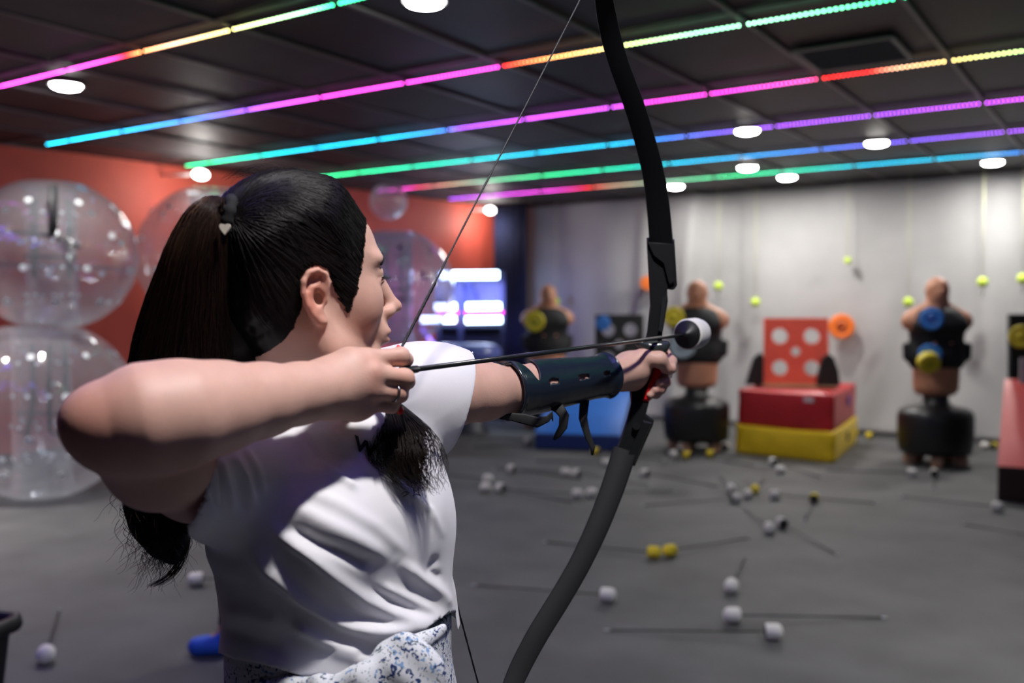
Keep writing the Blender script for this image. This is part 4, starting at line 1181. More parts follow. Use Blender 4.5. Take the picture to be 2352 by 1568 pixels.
Vh, Qh = mesh_solid(HAIRCAP, tuple(np.array(HC)-.17), tuple(np.array(HC)+.17), .0024)
Vh = relax(Vh, Qh, 1, .5)
M_hair = None
def hair_material():
    m, nt, out = new_mat('dark_hair')
    b = nt.nodes.new('ShaderNodeBsdfPrincipled'); nt.links.new(b.outputs[0], out.inputs[0])
    a = nt.nodes.new('ShaderNodeVertexColor'); a.layer_name = 'Col'; nt.links.new(a.outputs[0], b.inputs['Base Color'])
    b.inputs['Roughness'].default_value = .38; b.inputs['Specular IOR Level'].default_value = .15
    return m
M_hair = hair_material()
def hair_color(V):
    c = np.tile(np.array([.0042, .0035, .0035]), (len(V), 1))
    Pi = np.array(CM.inverted()); Q_ = V@Pi[:3, :3].T+Pi[:3, 3]; x = 1176+Q_[:, 0]/-Q_[:, 2]*F; y = 784-Q_[:, 1]/-Q_[:, 2]*F
    return c
hair = solid_obj('hair', (Vh, Qh), M_hair, fig, hair_color)
# ponytail: bundles of locks following a common path
PT_ = [(522, 490, 1.055, .012), (492, 482, 1.050, .019), (468, 520, 1.050, .026), (450, 590, 1.060, .034), (438, 680, 1.085, .045), (430, 780, 1.115, .058), (422, 880, 1.140, .064), (405, 1000, 1.160, .062), (385, 1110, 1.175, .054), (375, 1200, 1.18, .042), (385, 1245, 1.18, .026), (400, 1280, 1.18, .010)]
pc_ = [P(*q[:3]) for q in PT_]; pr_ = [q[3] for q in PT_]
PS = Solid(); PS.chain(pc_, [r*(.55 if i < 3 else .74) for i, r in enumerate(pr_)], .02)
# hair low at the nape joining head and ponytail
PS.chain([H(-.075, -.01, .05), P(545, 640, 1.13), P(545, 740, 1.150), P(540, 850, 1.17)], [.03, .038, .040, .036], .03)
Vp, Qp = mesh_solid(PS, tuple(np.min([np.array(q) for q in pc_], 0)-.1), tuple(np.max([np.array(q) for q in pc_], 0)+.14), .004)
tail_core = solid_obj('ponytail', (relax(Vp, Qp, 2), Qp), M_hair, hair, hair_color)
# strands
class Strands:
    def __init__(s): s.V = []; s.Fc = []; s.C = []; s.n = 0
    def add(s, pts, r0, r1, col0, col1):
        pts = np.asarray(pts, float); m = len(pts)
        d = np.gradient(pts, axis=0); d /= np.linalg.norm(d, axis=1)[:, None]+1e-9
        ref = np.array([.3, .5, .81]); u = np.cross(d, ref); u /= np.linalg.norm(u, axis=1)[:, None]+1e-9; v = np.cross(d, u)
        t = np.linspace(0, 1, m); r = r0+(r1-r0)*t
        ring = [pts+(u*math.cos(a)+v*math.sin(a))*r[:, None] for a in (0, 2*PI/3, 4*PI/3)]
        s.V.append(np.stack(ring, 1).reshape(-1, 3))
        i = np.arange(m-1)[:, None]*3; k = np.arange(3)[None]; k2 = (k+1) % 3
        s.Fc.append(np.stack([i+k, i+k2, i+3+k2, i+3+k], -1).reshape(-1, 4)+s.n); s.n += m*3
        c = np.array(col0)[None]*(1-t[:, None])+np.array(col1)[None]*t[:, None]; s.C.append(np.repeat(c, 3, 0))
    def build(s, name, parent):
        V = np.concatenate(s.V); C_ = np.concatenate(s.C)
        o = solid_obj(name, (V, np.concatenate(s.Fc)), M_hair, parent, lambda _: C_); o['kind'] = 'stuff'; return o
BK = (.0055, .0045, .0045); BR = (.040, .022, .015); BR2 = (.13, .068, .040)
st_ = Strands()
pcn = np.array([list(q) for q in pc_]); prn = np.array(pr_); tt = np.linspace(0, 1, len(pcn))
def cat(ts, arr): return np.stack([np.interp(ts, tt, arr[:, i]) for i in range(arr.shape[1])], 1) if arr.ndim > 1 else np.interp(ts, tt, arr)
# smoothed path
fine = np.linspace(0, 1, 90); pf = cat(fine, pcn); rf = cat(fine, prn)
for _ in range(6):
    pf[1:-1] = (pf[:-2]+2*pf[1:-1]+pf[2:])/4; rf[1:-1] = (rf[:-2]+2*rf[1:-1]+rf[2:])/4
dfd = np.gradient(pf, axis=0); dfd /= np.linalg.norm(dfd, axis=1)[:, None]
vw = np.array(LAT); u1 = vw-dfd*(dfd@vw)[:, None]; u1 /= np.linalg.norm(u1, axis=1)[:, None]; u2 = np.cross(dfd, u1)
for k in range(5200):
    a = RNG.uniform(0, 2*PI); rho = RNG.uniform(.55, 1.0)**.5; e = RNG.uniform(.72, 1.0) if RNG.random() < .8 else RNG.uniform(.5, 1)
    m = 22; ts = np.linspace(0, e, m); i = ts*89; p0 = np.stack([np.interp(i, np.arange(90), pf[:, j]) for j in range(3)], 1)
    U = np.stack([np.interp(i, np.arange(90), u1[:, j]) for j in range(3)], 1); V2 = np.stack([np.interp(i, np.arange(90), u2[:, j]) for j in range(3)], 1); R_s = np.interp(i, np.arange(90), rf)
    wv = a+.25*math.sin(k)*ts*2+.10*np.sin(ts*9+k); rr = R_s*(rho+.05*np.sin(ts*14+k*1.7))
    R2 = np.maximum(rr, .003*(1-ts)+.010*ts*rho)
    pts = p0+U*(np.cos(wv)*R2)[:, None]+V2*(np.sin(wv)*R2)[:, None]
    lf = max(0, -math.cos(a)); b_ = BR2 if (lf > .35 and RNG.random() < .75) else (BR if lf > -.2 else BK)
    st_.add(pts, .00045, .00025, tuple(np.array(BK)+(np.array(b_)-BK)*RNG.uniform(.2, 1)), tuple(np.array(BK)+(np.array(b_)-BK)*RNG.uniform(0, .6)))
# stray curls at the end of the tail
for k in range(420):
    j = int(RNG.integers(60, 84)); p = pf[j]+u1[j]*RNG.uniform(-.9, .9)*rf[j]+u2[j]*RNG.uniform(-.9, .9)*rf[j]
    L_ = RNG.uniform(.02, .06); sgn = RNG.uniform(-.8, .3); m = 12; t = np.linspace(0, 1, m)[:, None]
    pts = p+np.array([0, 0, -1.])*t*L_+np.array(LAT)*(sgn*.045*t**2+.004*np.sin(t*8+k))-np.array(LAT)*0+np.array(FWD)*(.01*np.sin(t*5+k))
    st_.add(pts, .00040, .00012, BK, BR)
# one long curl to the left
for k in range(60):
    t = np.linspace(0, 1, 18); o_ = RNG.normal(0, .004, 3)
    b0, b1, b2 = [np.array(P(*q)) for q in ((425, 1235, 1.18), (420, 1320, 1.18), (340+RNG.uniform(0, 30), 1342, 1.18))]
    pts = ((1-t)**2)[:, None]*b0+(2*t*(1-t))[:, None]*b1+(t**2)[:, None]*b2+o_*(1-.5*t)[:, None]
    st_.add(pts, .0004, .00012, BK, BR)
st_.build('ponytail_strands', hair)
# combed strands over the skull: from the hairline to the tie
sc = Strands(); Tl = tl
def on_cap(L0):
    """push head-space points onto the outside of the hair cap along the ray from the skull centre"""
    c0 = np.array([-.01, 0, .035]); d = L0-c0; d /= np.linalg.norm(d, axis=1)[:, None]; r0 = np.full(len(L0), .03); r1 = np.full(len(L0), .16)
    for _ in range(14):
        rm = (r0+r1)/2; pw_ = (c0+d*rm[:, None])@HRn.T+HCn; ins = hair_fn(pw_) < 0
        r0 = np.where(ins, rm, r0); r1 = np.where(ins, r1, rm)
    return c0+d*r0[:, None]
def hl_start():
    q = RNG.random()
    if q < .62:
        i = RNG.integers(1, 6); a, b = np.array(HP[i]), np.array(HP[i+1])
    else:
        i = RNG.integers(9, 14); a, b = np.array(HP[i]), np.array(HP[i+1])
    t = RNG.random(); x, z = a+(b-a)*t
    return x, z
S0 = []; 
for k in range(3600):
    x, z = hl_start(); x -= RNG.uniform(.001, .03) if RNG.random() < .4 else RNG.uniform(-.006, .002)
    # width at that place on the skull, right side mostly
    lim = .070*math.sqrt(max(.02, 1-((x+.012)/.100)**2-(max(z, 0)-.034)**2/.0082*0.8*(z > .034)))
    y = -lim if RNG.random() < .8 else RNG.uniform(-lim, lim) if z > .06 else lim
    S0.append((x, y, z))
m = 18; allL = []
for (x, y, z) in S0:
    t = np.linspace(0, 1, m)[:, None]; A0 = np.array([x, y, z]); B0 = Tl+RNG.normal(0, .004, 3)
    bow_ = np.array([0, 0, 1.])*(.030*np.sin(PI*t))*(1 if z > .02 else .35)
    allL.append(A0*(1-t)+B0*t+bow_+RNG.normal(0, .0015, 3)*np.sin(PI*t))
allL = np.concatenate(allL); proj = on_cap(allL); proj += (proj-np.array([-.01, 0, .035]))/np.linalg.norm(proj-np.array([-.01, 0, .035]), axis=1)[:, None]*RNG.uniform(-.0004, .0012, (len(proj)//m, 1)).repeat(m, 0)
Wd = proj@HRn.T+HCn
for k in range(len(S0)):
    b_ = RNG.random(); c_ = tuple(np.array(BK)*(1+1.2*b_))
    sc.add(Wd[k*m:(k+1)*m], .00030, .00045, c_, c_)
sc.build('combed_strands', hair)
# baby hairs on top and at the hairline
fz = Strands()
for k in range(160):
    x = RNG.uniform(-.06, .085); z = .11; y = RNG.uniform(-.05, .02); L0 = on_cap(np.array([[x, y, z+.02]]))[0]
    t = np.linspace(0, 1, 8)[:, None]; pts = L0+np.array([-.03, 0, .0])*t+np.array([0, 0, 1])*(.010*np.sin(PI*t)*RNG.uniform(.2, 1))
    fz.add(pts@HRn.T+HCn, .00018, .00008, BK, BK)
fz.build('fine_flyaway_strands', hair)
# front lock falling over the chest
fl_s = Strands(); FLK = [(900, 930, 1.19), (922, 985, 1.135), (932, 1040, 1.115), (944, 1088, 1.112), (984, 1132, 1.115)]
fp = np.array([list(P(*q)) for q in FLK]); ft_ = np.linspace(0, 1, 5)
for k in range(950):
    e = RNG.uniform(.50, 1.0); t = np.linspace(0, e, 18); b_ = np.stack([np.interp(t, ft_, fp[:, j]) for j in range(3)], 1)
    off = RNG.normal(0, 1, 2); off = off/max(1, np.hypot(*off)/2.3); wd = .0155*np.sin(PI*np.clip(.04+t*.84, 0, 1))+.004
    lw_ = off[0]*wd+.006*np.sin(t*10+k*2.1)*t; dw = off[1]*.006
    pts = b_+np.array(LAT)[None]*(lw_[:, None])+np.array(FWD)[None]*dw+np.array([0, 0, 1])[None]*(.004*np.sin(t*13+k)*t)[:, None]
    fl_s.add(pts, .0004, .00014, BK, (.02, .013, .010))
fl_s.build('front_lock', hair)
# hair tie
tm = MB(); dT = (pc_[1]-H(*(tl+np.array([.03, 0, -.01])))).normalized(); uu, vv = frame_of(dT)
vs = []; fs = []
for i in range(36):
    a = 2*PI*i/36; cc_ = TIE+(uu*math.cos(a)+vv*math.sin(a))*.0165
    for j in range(10):
        b = 2*PI*j/10; rr = .0065*(1+.12*math.sin(a*9)); vs.append(cc_+((uu*math.cos(a)+vv*math.sin(a))*math.cos(b)+dT*math.sin(b))*rr)
for i in range(36):
    for j in range(10): fs.append((i*10+j, i*10+(j+1) % 10, ((i+1) % 36)*10+(j+1) % 10, ((i+1) % 36)*10+j))
tie = obj('hair_tie', tm.add(vs, fs, True), mat('tie_cloth', (.008, .008, .009), .9), hair)
hc = P(517, 524, 1.030); Rh = Matrix((CM.to_3x3() @ Vector((1, 0, 0)), CM.to_3x3() @ Vector((0, 1, 0)), CM.to_3x3() @ Vector((0, 0, 1)))).transposed()
hm = MB(); pts = []
for k in range(28):
    a = 2*PI*k/28; pts.append((.0062*(.95*math.sin(a)**3), .0062*(.8*math.cos(a)-.32*math.cos(2*a)-.1*math.cos(3*a))*1.15))
hm.prism(pts, -.0018, .0018, Matrix.Translation(hc) @ Rh.to_4x4()); obj('heart_charm', hm, mat('charm_cream', (.62, .58, .48), .4), tie)
# ================================================================== T-SHIRT, SKIRT
ZS = [1.010, 1.03, 1.06, 1.11, 1.17, 1.24, 1.30, 1.345]
def shirt_solid():
    s = Solid()
    cl = [-.214, -.214, -.214, -.213, -.222, -.235, -.237, -.236]; cf = [1.2]*6+[1.205, 1.21]
    a = [.160, .160, .160, .157, .158, .162, .158, .115]; b = [.128, .130, .130, .126, .122, .122, .112, .072]
    s._add(loft_dist(ZS, cl, cf, a, b), np.array([-1.6, .5, 1.0]), np.array([.6, 1.9, 1.345]), .03, 'u')
    for q, fo in ((-.068, .085), (.052, .066)):
        c = W(-.235, 1.2, 1.225)+Sd*q+Fc*fo; s.ell(c, (.062, .062, .062), None, .07)
    s.cone(W(-.238, 1.20, 1.362), SR, .062, .064, .03); s.cone(W(-.238, 1.20, 1.362), SL, .062, .064, .03)
    s.ell(W(-.222, 1.172, 1.332), (.080, .080, .046), None, .02)
    # right sleeve
    s.chain([SR, P(515, 1086, 1.085), P(400, 1095, 1.013)], [.066, .069, .069], .03)
    s.chain([SL, P(1015, 905, 1.355), P(1062, 915, 1.385)], [.062, .066, .068], .03)
    s.cone(P(975, 925, 1.33), P(1000, 985, 1.345), .055, .040, .04)
    # hollow sleeve mouths and neck
    s.cone(P(500, 1087, 1.076), P(330, 1099, .970), .0605, .0615, .003, 's')
    e1 = P(1062, 915, 1.385); d1 = (e1-P(1015, 905, 1.355)).normalized()
    s.cone(P(1050, 912, 1.377), P(1130, 905, 1.43), .060, .063, .004, 's')
    s.cone(W(-.238, 1.187, 1.405), W(-.255, 1.15, 1.47), .050, .070, .006, 's')
    return s
SS = shirt_solid()
# cut planes for the sleeve ends
e0 = P(452, 1098, 1.00); n0 = np.array((-LAT*.97-FWD*.12+UP*.05).normalized()); e1 = P(1036, 930, 1.362); n1 = np.array((LAT*.84+FWD*.34-UP*.34).normalized())
def shirt_fn(X):
    d = SS(X, .05)
    g0 = ((X-np.array(e0))@n0); near0 = np.linalg.norm(X-np.array(e0), axis=-1) < .13
    g1 = ((X-np.array(e1))@n1); near1 = np.linalg.norm(X-np.array(e1), axis=-1) < .13
    d = np.where(near0, np.maximum(d, g0-.002), d); d = np.where(near1, np.maximum(d, g1-.002), d)
    return d
Vs, Qs = mesh_solid(Fn(shirt_fn, [SS]), (-1.5, .55, .95), (.75, 2.0, 1.46), .0028)
Vs = relax(Vs, Qs, 2, .5)
def px_of(V):
    Mi = np.array(CM.inverted()); q = V@Mi[:3, :3].T+Mi[:3, 3]; return np.stack([1176+q[:, 0]/-q[:, 2]*F, 784-q[:, 1]/-q[:, 2]*F], 1), -q[:, 2]
def normals(V, Q):
    a = V[Q[:, 2]]-V[Q[:, 0]]; b = V[Q[:, 3]]-V[Q[:, 1]]; n = np.cross(a, b); N = np.zeros_like(V)
    for j in range(4):
        for i in range(3): N[:, i] += np.bincount(Q[:, j], weights=n[:, i], minlength=len(V))
    return N/(np.linalg.norm(N, axis=1)[:, None]+1e-12)
C3 = lambda pts: [(350+x/2.3475, 900+y/2.3475) for x, y in pts]
FOLDS = [ # polyline, width px, amplitude mm
 (C3([(540, 860), (620, 960), (760, 1080), (900, 1190), (1060, 1270), (1250, 1290), (1440, 1270), (1560, 1220)]), 17, 9),
 (C3([(640, 720), (760, 830), (900, 930), (1000, 1010), (1130, 1110), (1280, 1190), (1400, 1225), (1530, 1230)]), 17, 7.5),
 (C3([(760, 1240), (870, 1300), (1000, 1390), (1150, 1440)]), 16, 8),
 (C3([(1230, 1040), (1370, 1110), (1520, 1190)]), 11, 5),
 (C3([(1330, 910), (1450, 1010), (1560, 1090), (1620, 1150)]), 15, 8),
 (C3([(700, 710), (900, 820), (1080, 895), (1170, 930)]), 16, -7.5),
 (C3([(690, 800), (840, 930), (1000, 1090), (1150, 1210), (1300, 1250)]), 13, -4),
 (C3([(740, 600), (900, 690), (1100, 790), (1280, 900)]), 20, 5),
 (C3([(800, 520), (1000, 600), (1200, 720), (1400, 900)]), 16, 3),
 (C3([(900, 360), (1000, 450), (1100, 520)]), 9, 4.5), (C3([(820, 190), (900, 330), (1010, 420)]), 9, -3),
 (C3([(940, 190), (1030, 260), (1150, 400), (1350, 520), (1500, 640), (1560, 760)]), 10, 4),
 (C3([(285, 370), (262, 500), (250, 650)]), 9, 4), (C3([(365, 350), (395, 480), (440, 640)]), 9, 5), (C3([(425, 320), (500, 460), (545, 600)]), 9, 4.5), (C3([(490, 290), (570, 420), (600, 540)]), 8, 3.5),
 (C3([(325, 380), (330, 500), (360, 650)]), 9, -4), (C3([(455, 420), (480, 560), (500, 660)]), 8, -3),
 (C3([(600, 980), (760, 1150), (980, 1290), (1200, 1370), (1380, 1340)]), 15, -6),
 (C3([(900, 1360), (1080, 1420), (1260, 1400)]), 12, -4), (C3([(1100, 1300), (1250, 1350), (1400, 1310)]), 12, 3),
 (C3([(1420, 60), (1470, 150), (1520, 260)]), 7, 2.5), (C3([(1500, 40), (1550, 130), (1570, 220)]), 7, 2.5), (C3([(1450, 100), (1500, 200), (1530, 300)]), 6, -2.5),
 (C3([(1540, 880), (1500, 960), (1560, 1010)]), 10, -4), (C3([(1180, 1050), (1290, 1130), (1420, 1190)]), 10, -3.5),
 (C3([(200, 800), (330, 900), (500, 1000)]), 22, 3), (C3([(380, 1180), (520, 1200), (700, 1250)]), 20, 4), (C3([(380, 1280), (520, 1330), (700, 1400)]), 18, -4)]
def apply_folds(V, Q, folds):
    N = normals(V, Q); uvp, dep = px_of(V); tot = np.zeros(len(V))
    fc = np.array(Fc)
    for pl, wd, am in folds:
        best = np.full(len(V), 1e9); bt = np.zeros(len(V)); n = len(pl)-1
        for i in range(n):
            a = np.array(pl[i]); b = np.array(pl[i+1]); e = b-a; t = np.clip(((uvp-a)@e)/(e@e), 0, 1); d = np.linalg.norm(uvp-a-t[:, None]*e, axis=1)
            m_ = d < best; best = np.where(m_, d, best); bt = np.where(m_, (i+t)/n, bt)
        tot += am*.001*np.exp(-(best/wd)**2)*np.clip(np.minimum(bt*5+.15, (1-bt)*5+.25), 0, 1)
    tc_ = np.array(P(780, 1250, 1.2)); facing = smooth(-.03, .05, -((V-tc_)@np.array(FWD)))       # far side keeps its own folds
    tot = tot*facing
    z = V[:, 2]; ang = np.arctan2((V-tc_)@np.array(LAT), (V-tc_)@np.array(FWD))
    tot += (1-facing)*.003*np.sin(ang*7+z*30)
    return V+N*tot[:, None]
Vs = apply_folds(Vs, Qs, FOLDS)
M_shirt = mat('white_cotton', (.74, .73, .77), .9, sheen=.15, bump=.06, bscale=900)
# hem: lift the bottom edge along the photographed line (higher towards the knot side)
uvp, dep = px_of(Vs)
hem_x = [505, 537, 588, 690, 776, 882, 938, 963, 1006, 1030, 1060]; hem_y = [1500, 1513, 1522, 1550, 1552, 1518, 1488, 1458, 1424, 1409, 1400]
def shirt_cut(V, Q):
    uvp, dep = px_of(V); lim = np.interp(uvp[:, 0], hem_x, hem_y)
    # height of the hem on the surface
    nearside = ((V-np.array(W(-.215, 1.2, 0)))@np.array(FWD)) < .03
    keep = np.where(nearside, uvp[:, 1] < lim+2, V[:, 2] > 1.062)
    return keep
kp = shirt_cut(Vs, Qs); Vc = Vs.copy()
uvp, dep = px_of(Vs); lim = np.interp(uvp[:, 0], hem_x, hem_y); near_ = ((Vs-np.array(W(-.215, 1.2, 0)))@np.array(FWD)) < .03
Qk = Qs[kp[Qs].all(1)]
# snap border to the hem line for a clean edge
edge_v = np.zeros(len(Vs), bool); part = kp[Qs].any(1) & ~kp[Qs].all(1); edge_v[Qs[part].ravel()] = True; edge_v &= kp
dz = (uvp[:, 1]-lim)/F*dep; snap = edge_v & near_ & (np.abs(dz) < .008); Vs[snap, 2] += dz[snap]
usedv = np.unique(Qk); rem = -np.ones(len(Vs), int); rem[usedv] = np.arange(len(usedv))
shirt = solid_obj('t_shirt', (Vs[usedv], rem[Qk]), M_shirt, fig)
sd = shirt.modifiers.new('cloth_thickness', 'SOLIDIFY'); sd.thickness = .0016; sd.offset = -1
# printed letters projected on the chest
from mathutils.bvhtree import BVHTree
SBV = BVHTree.FromPolygons([Vector(v) for v in Vs[usedv]], [tuple(int(i) for i in q) for q in rem[Qk]])
M_ink = mat('black_print', (.012, .012, .015), .7)
def print_text(txt, px_, py_, size, ang, bold=0.0, shear=0):
    cu = bpy.data.curves.new('txt', 'FONT'); cu.body = txt; cu.size = 1.0; cu.offset = bold
    co = bpy.data.objects.new('txt', cu); COL.objects.link(co)
    me = bpy.data.meshes.new_from_object(co.evaluated_get(bpy.context.evaluated_depsgraph_get())); bpy.data.objects.remove(co)
    mb = MB(); vs = []
    for v in me.vertices:
        x, y = v.co.x*size, v.co.y*size*.85; c_, s_ = math.cos(ang), math.sin(ang)
        X_, Y_ = px_+x*c_-y*s_*0+y*shear, py_+x*s_-y
        o_ = CM.translation; d_ = (P(X_, Y_, 1)-o_).normalized(); hit = SBV.ray_cast(o_, d_)
        vs.append((hit[0]+hit[1]*.0012*(1 if hit[1].dot(d_) < 0 else -1)) if hit[0] else P(X_, Y_, 1.12))
    mb.add(vs, [tuple(p.vertices) for p in me.polygons]); bpy.data.meshes.remove(me)
    o = obj('printed_lettering', mb, M_ink, shirt); return o
print_text('W', 812, 1030, 50, .45, .045, .15); print_text('100%', 842, 1060, 17, .42, 0, .1); print_text('TO', 890, 1080, 13, .45); print_text('W', 896, 1094, 11, .45)
def doodle(strokes):
    mb = MB()
    for stp in strokes:
        pts = []
        for (x, y) in stp:
            o_ = CM.translation; d_ = (P(x, y, 1)-o_).normalized(); hit = SBV.ray_cast(o_, d_)
            pts.append((hit[0]-d_*.001) if hit[0] else P(x, y, 1.12))
        mb.tube(pts, .0005, n=5)
    o = obj('printed_doodle', mb, M_ink, shirt); return o
doodle([[(922, 1134), (930, 1129), (940, 1131), (934, 1136), (926, 1140)]]); doodle([[(949, 1124), (956, 1128), (962, 1122), (961, 1132), (966, 1138), (956, 1134), (949, 1139), (952, 1131), (949, 1124)]])
# ---- skirt with floral pattern
def floral():
    m, nt, out = new_mat('floral_cotton'); N = nt.nodes.new; Lk = nt.links.new
    b = N('ShaderNodeBsdfPrincipled'); b.inputs['Roughness'].default_value = .85; Lk(b.outputs[0], out.inputs[0])
    tc = N('ShaderNodeTexCoord')
    def layer(scale, thr, seed, warp):
        mp = N('ShaderNodeMapping'); mp.inputs['Location'].default_value = (seed, seed*2, seed*3); Lk(tc.outputs['Object'], mp.inputs[0])
        nz = N('ShaderNodeTexNoise'); nz.inputs['Scale'].default_value = scale*2.2; nz.inputs['Detail'].default_value = 2; Lk(mp.outputs[0], nz.inputs[0])
        mx = N('ShaderNodeMix'); mx.data_type = 'VECTOR'; mx.inputs[0].default_value = warp/scale; Lk(mp.outputs[0], mx.inputs[4]); Lk(nz.outputs['Color'], mx.inputs[5])
        v = N('ShaderNodeTexVoronoi'); v.inputs['Scale'].default_value = scale; Lk(mx.outputs[1], v.inputs[0])
        lt = N('ShaderNodeMath'); lt.operation = 'LESS_THAN'; lt.inputs[1].default_value = thr; Lk(v.outputs['Distance'], lt.inputs[0]); return lt.outputs[0]
    cur = None
    base = N('ShaderNodeRGB'); base.outputs[0].default_value = (.66, .68, .73, 1); cur = base.outputs[0]
    for (sc_, th, sd_, wp, col) in ((48, .25, 1.3, 2.2, (.20, .33, .55)), (75, .23, 3.7, 2.5, (.045, .075, .10)), (44, .27, 5.1, 2.8, (.015, .04, .15)), (95, .18, 8.8, 3, (.09, .15, .13))):
        mx = N('ShaderNodeMix'); mx.data_type = 'RGBA'; Lk(layer(sc_, th, sd_, wp), mx.inputs[0]); Lk(cur, mx.inputs[6]); mx.inputs[7].default_value = (*col, 1); cur = mx.outputs[2]
    Lk(cur, b.inputs['Base Color']); return m
M_flor = floral()
ZK = [.32, .50, .70, .90, .98, 1.03, 1.09]
KS = Solid(); KS._add(loft_dist(ZK, [-.215]*7, [1.2]*7, [.235, .22, .20, .172, .160, .152, .150], [.20, .185, .165, .142, .130, .122, .118]), np.array([-1.6, .5, .3]), np.array([.6, 1.9, 1.09]), .01, 'u')
v_, q_ = mesh_solid(KS, (-1.4, .6, .28), (.6, 1.9, 1.12), .005)
v_ = relax(v_, q_, 2); N_ = normals(v_, q_); c_ = np.array(W(-.215, 1.2, 0)); an = np.arctan2((v_-c_)@np.array(FWD), (v_-c_)@np.array(LAT))
v_ = v_+N_*(.006*np.sin(an*11+v_[:, 2]*5)*smooth(.98, .7, v_[:, 2])+.0015*np.sin(an*6+v_[:, 2]*40))[:, None]
skirt = solid_obj('skirt', (v_, q_), M_flor, fig)
ks = Solid()
ks.ell(P(925, 1506, 1.075), (.022, .016, .014), None, .01)
ks.chain([P(925, 1500, 1.065), P(905, 1560, 1.06), P(890, 1640, 1.06)], [.010, .018, .024], .02, squash=(FWD, .5))
ks.chain([P(925, 1495, 1.07), P(960, 1550, 1.065), P(985, 1640, 1.065)], [.010, .019, .026], .02, squash=(FWD, .5))
ks.chain([P(922, 1492, 1.08), P(978, 1468, 1.10), P(1018, 1443, 1.13)], [.010, .007, .006], .004, squash=(UP, 1.3))
ks.chain([P(920, 1500, 1.08), P(840, 1560, 1.05), P(740, 1592, 1.05), P(620, 1582, 1.09), P(548, 1556, 1.16)], [.013, .013, .013, .013, .012], .01, squash=(UP, 1.4))
v_, q_ = mesh_solid(ks, (-1.4, .4, .85), (.7, 1.9, 1.12), .003); v_ = relax(v_, q_, 2); N_ = normals(v_, q_)
v_ = v_+N_*(.0011*np.sin((v_@np.array(LAT))*130+v_[:, 2]*150))[:, None]
solid_obj('sash_knot', (v_, q_), M_flor, skirt)
for sg, qn in ((-1, -.09), (1, .09)):
    an_ = W(-.215, 1.2, .0)+Sd*(qn*2.2); sh = Solid(); sh.cone(an_+UP*.035-Fc*.02, an_+UP*.030+Fc*.15, .040, .036, .02, squash=(UP, .8))
    v_, q_ = mesh_solid(sh, tuple(np.array(an_)-.25), tuple(np.array(an_)+.25), .006); v_[:, 2] = np.maximum(v_[:, 2], .002); solid_obj('shoe', (v_, q_), mat('white_shoe', (.6, .6, .6), .6), fig)
# ring on the right hand
c_ = P(905, 901, 1.078); ax = (P(915, 902, 1.084)-P(853, 895, 1.060)).normalized(); uu, vv = frame_of(ax); vs = []; fs = []
for i in range(28):
    a = 2*PI*i/28
    for j in range(8):
        b = 2*PI*j/8; dd = uu*math.cos(a)+vv*math.sin(a); vs.append(c_+dd*(.0106+.0009*math.cos(b))+ax*.0016*math.sin(b))
for i in range(28):
    for j in range(8): fs.append((i*8+j, i*8+(j+1) % 8, ((i+1) % 28)*8+(j+1) % 8, ((i+1) % 28)*8+j))
obj('finger_ring', MB().add(vs, fs, True), mat('dark_silver', (.25, .25, .27), .3, 1.0), fig)
# ================================================================== ARM GUARD
M_guard = mat('guard_vinyl', (.010, .016, .028), .22, spec=.7, bump=.12, bscale=30)
M_str = mat('guard_strap', (.008, .008, .009), .7)
gc = [P(1160, 896, 1.438), P(1200, 892, 1.468), P(1250, 885, 1.502), P(1310, 875, 1.543), P(1355, 868, 1.573), P(1390, 863, 1.597)]
gr_ = [.0425, .0410, .0400, .0365, .0335, .0335]
ax = (gc[-1]-gc[0]).normalized(); cd = (CM.translation-gc[2]); cd = (cd-ax*cd.dot(ax)).normalized(); up_ = ax.cross(cd); up_ = up_ if up_.z > 0 else -up_
ns, na = 96, 60; gv = []; gf = []
def gp(s, th, off=0):
    i = s*(len(gc)-1); k = min(int(i), len(gc)-2); t = i-k; c = gc[k].lerp(gc[k+1], t); r = gr_[k]*(1-t)+gr_[k+1]*t+off+.0025*smooth(.93, 1, s)+.0015*smooth(.05, 0, s)
    return c+(cd*math.cos(th)+up_*math.sin(th))*r
for i in range(ns+1):
    s = i/ns; top = 1.95-1.75*math.exp(-((s-.18)/.10)**2)-.35*math.exp(-((s-.7)/.16)**2); bot = -1.75+.35*math.exp(-((s-.45)/.2)**2)+.25*s
    sl = .045*math.sin(0)
    for j in range(na+1):
        th = bot+(top-bot)*j/na; gv.append(gp(s+(0.02*math.cos(th*1.3)-.01 if i in (0, ns) else 0)*0, th))
slots = [(.27, .36, .0, .20), (.53, .62, .0, .20), (.78, .86, .0, .20)]
for i in range(ns):
    for j in range(na):
        s = (i+.5)/ns; top = 1.95-1.75*math.exp(-((s-.18)/.10)**2)-.35*math.exp(-((s-.7)/.16)**2); bot = -1.75+.35*math.exp(-((s-.45)/.2)**2)+.25*s
        th = bot+(top-bot)*(j+.5)/na
        if any(a < s < b and c0 < th < d0 for a, b, c0, d0 in slots): continue
        a = i*(na+1)+j; gf.append((a, a+na+1, a+na+2, a+1))
ag = empty('arm_guard', tuple(gc[2])); tag(ag, 'glossy black archery arm guard strapped round the bow forearm, with slots and loose straps', 'arm guard')
go = obj('guard_shell', MB().add(gv, gf, True), M_guard, ag); sd = go.modifiers.new('thickness', 'SOLIDIFY'); sd.thickness = .0022; sd.offset = 1
def ribbon(name, pts, w_, parent=ag, wdir=None, m=M_str):
    mb = MB(); mb.tube([P(*q) for q in pts], w_, n=8, flat=.10 if not isinstance(w_, list) else .12, up=wdir or LAT, smooth=True); return obj(name, mb, m, parent)
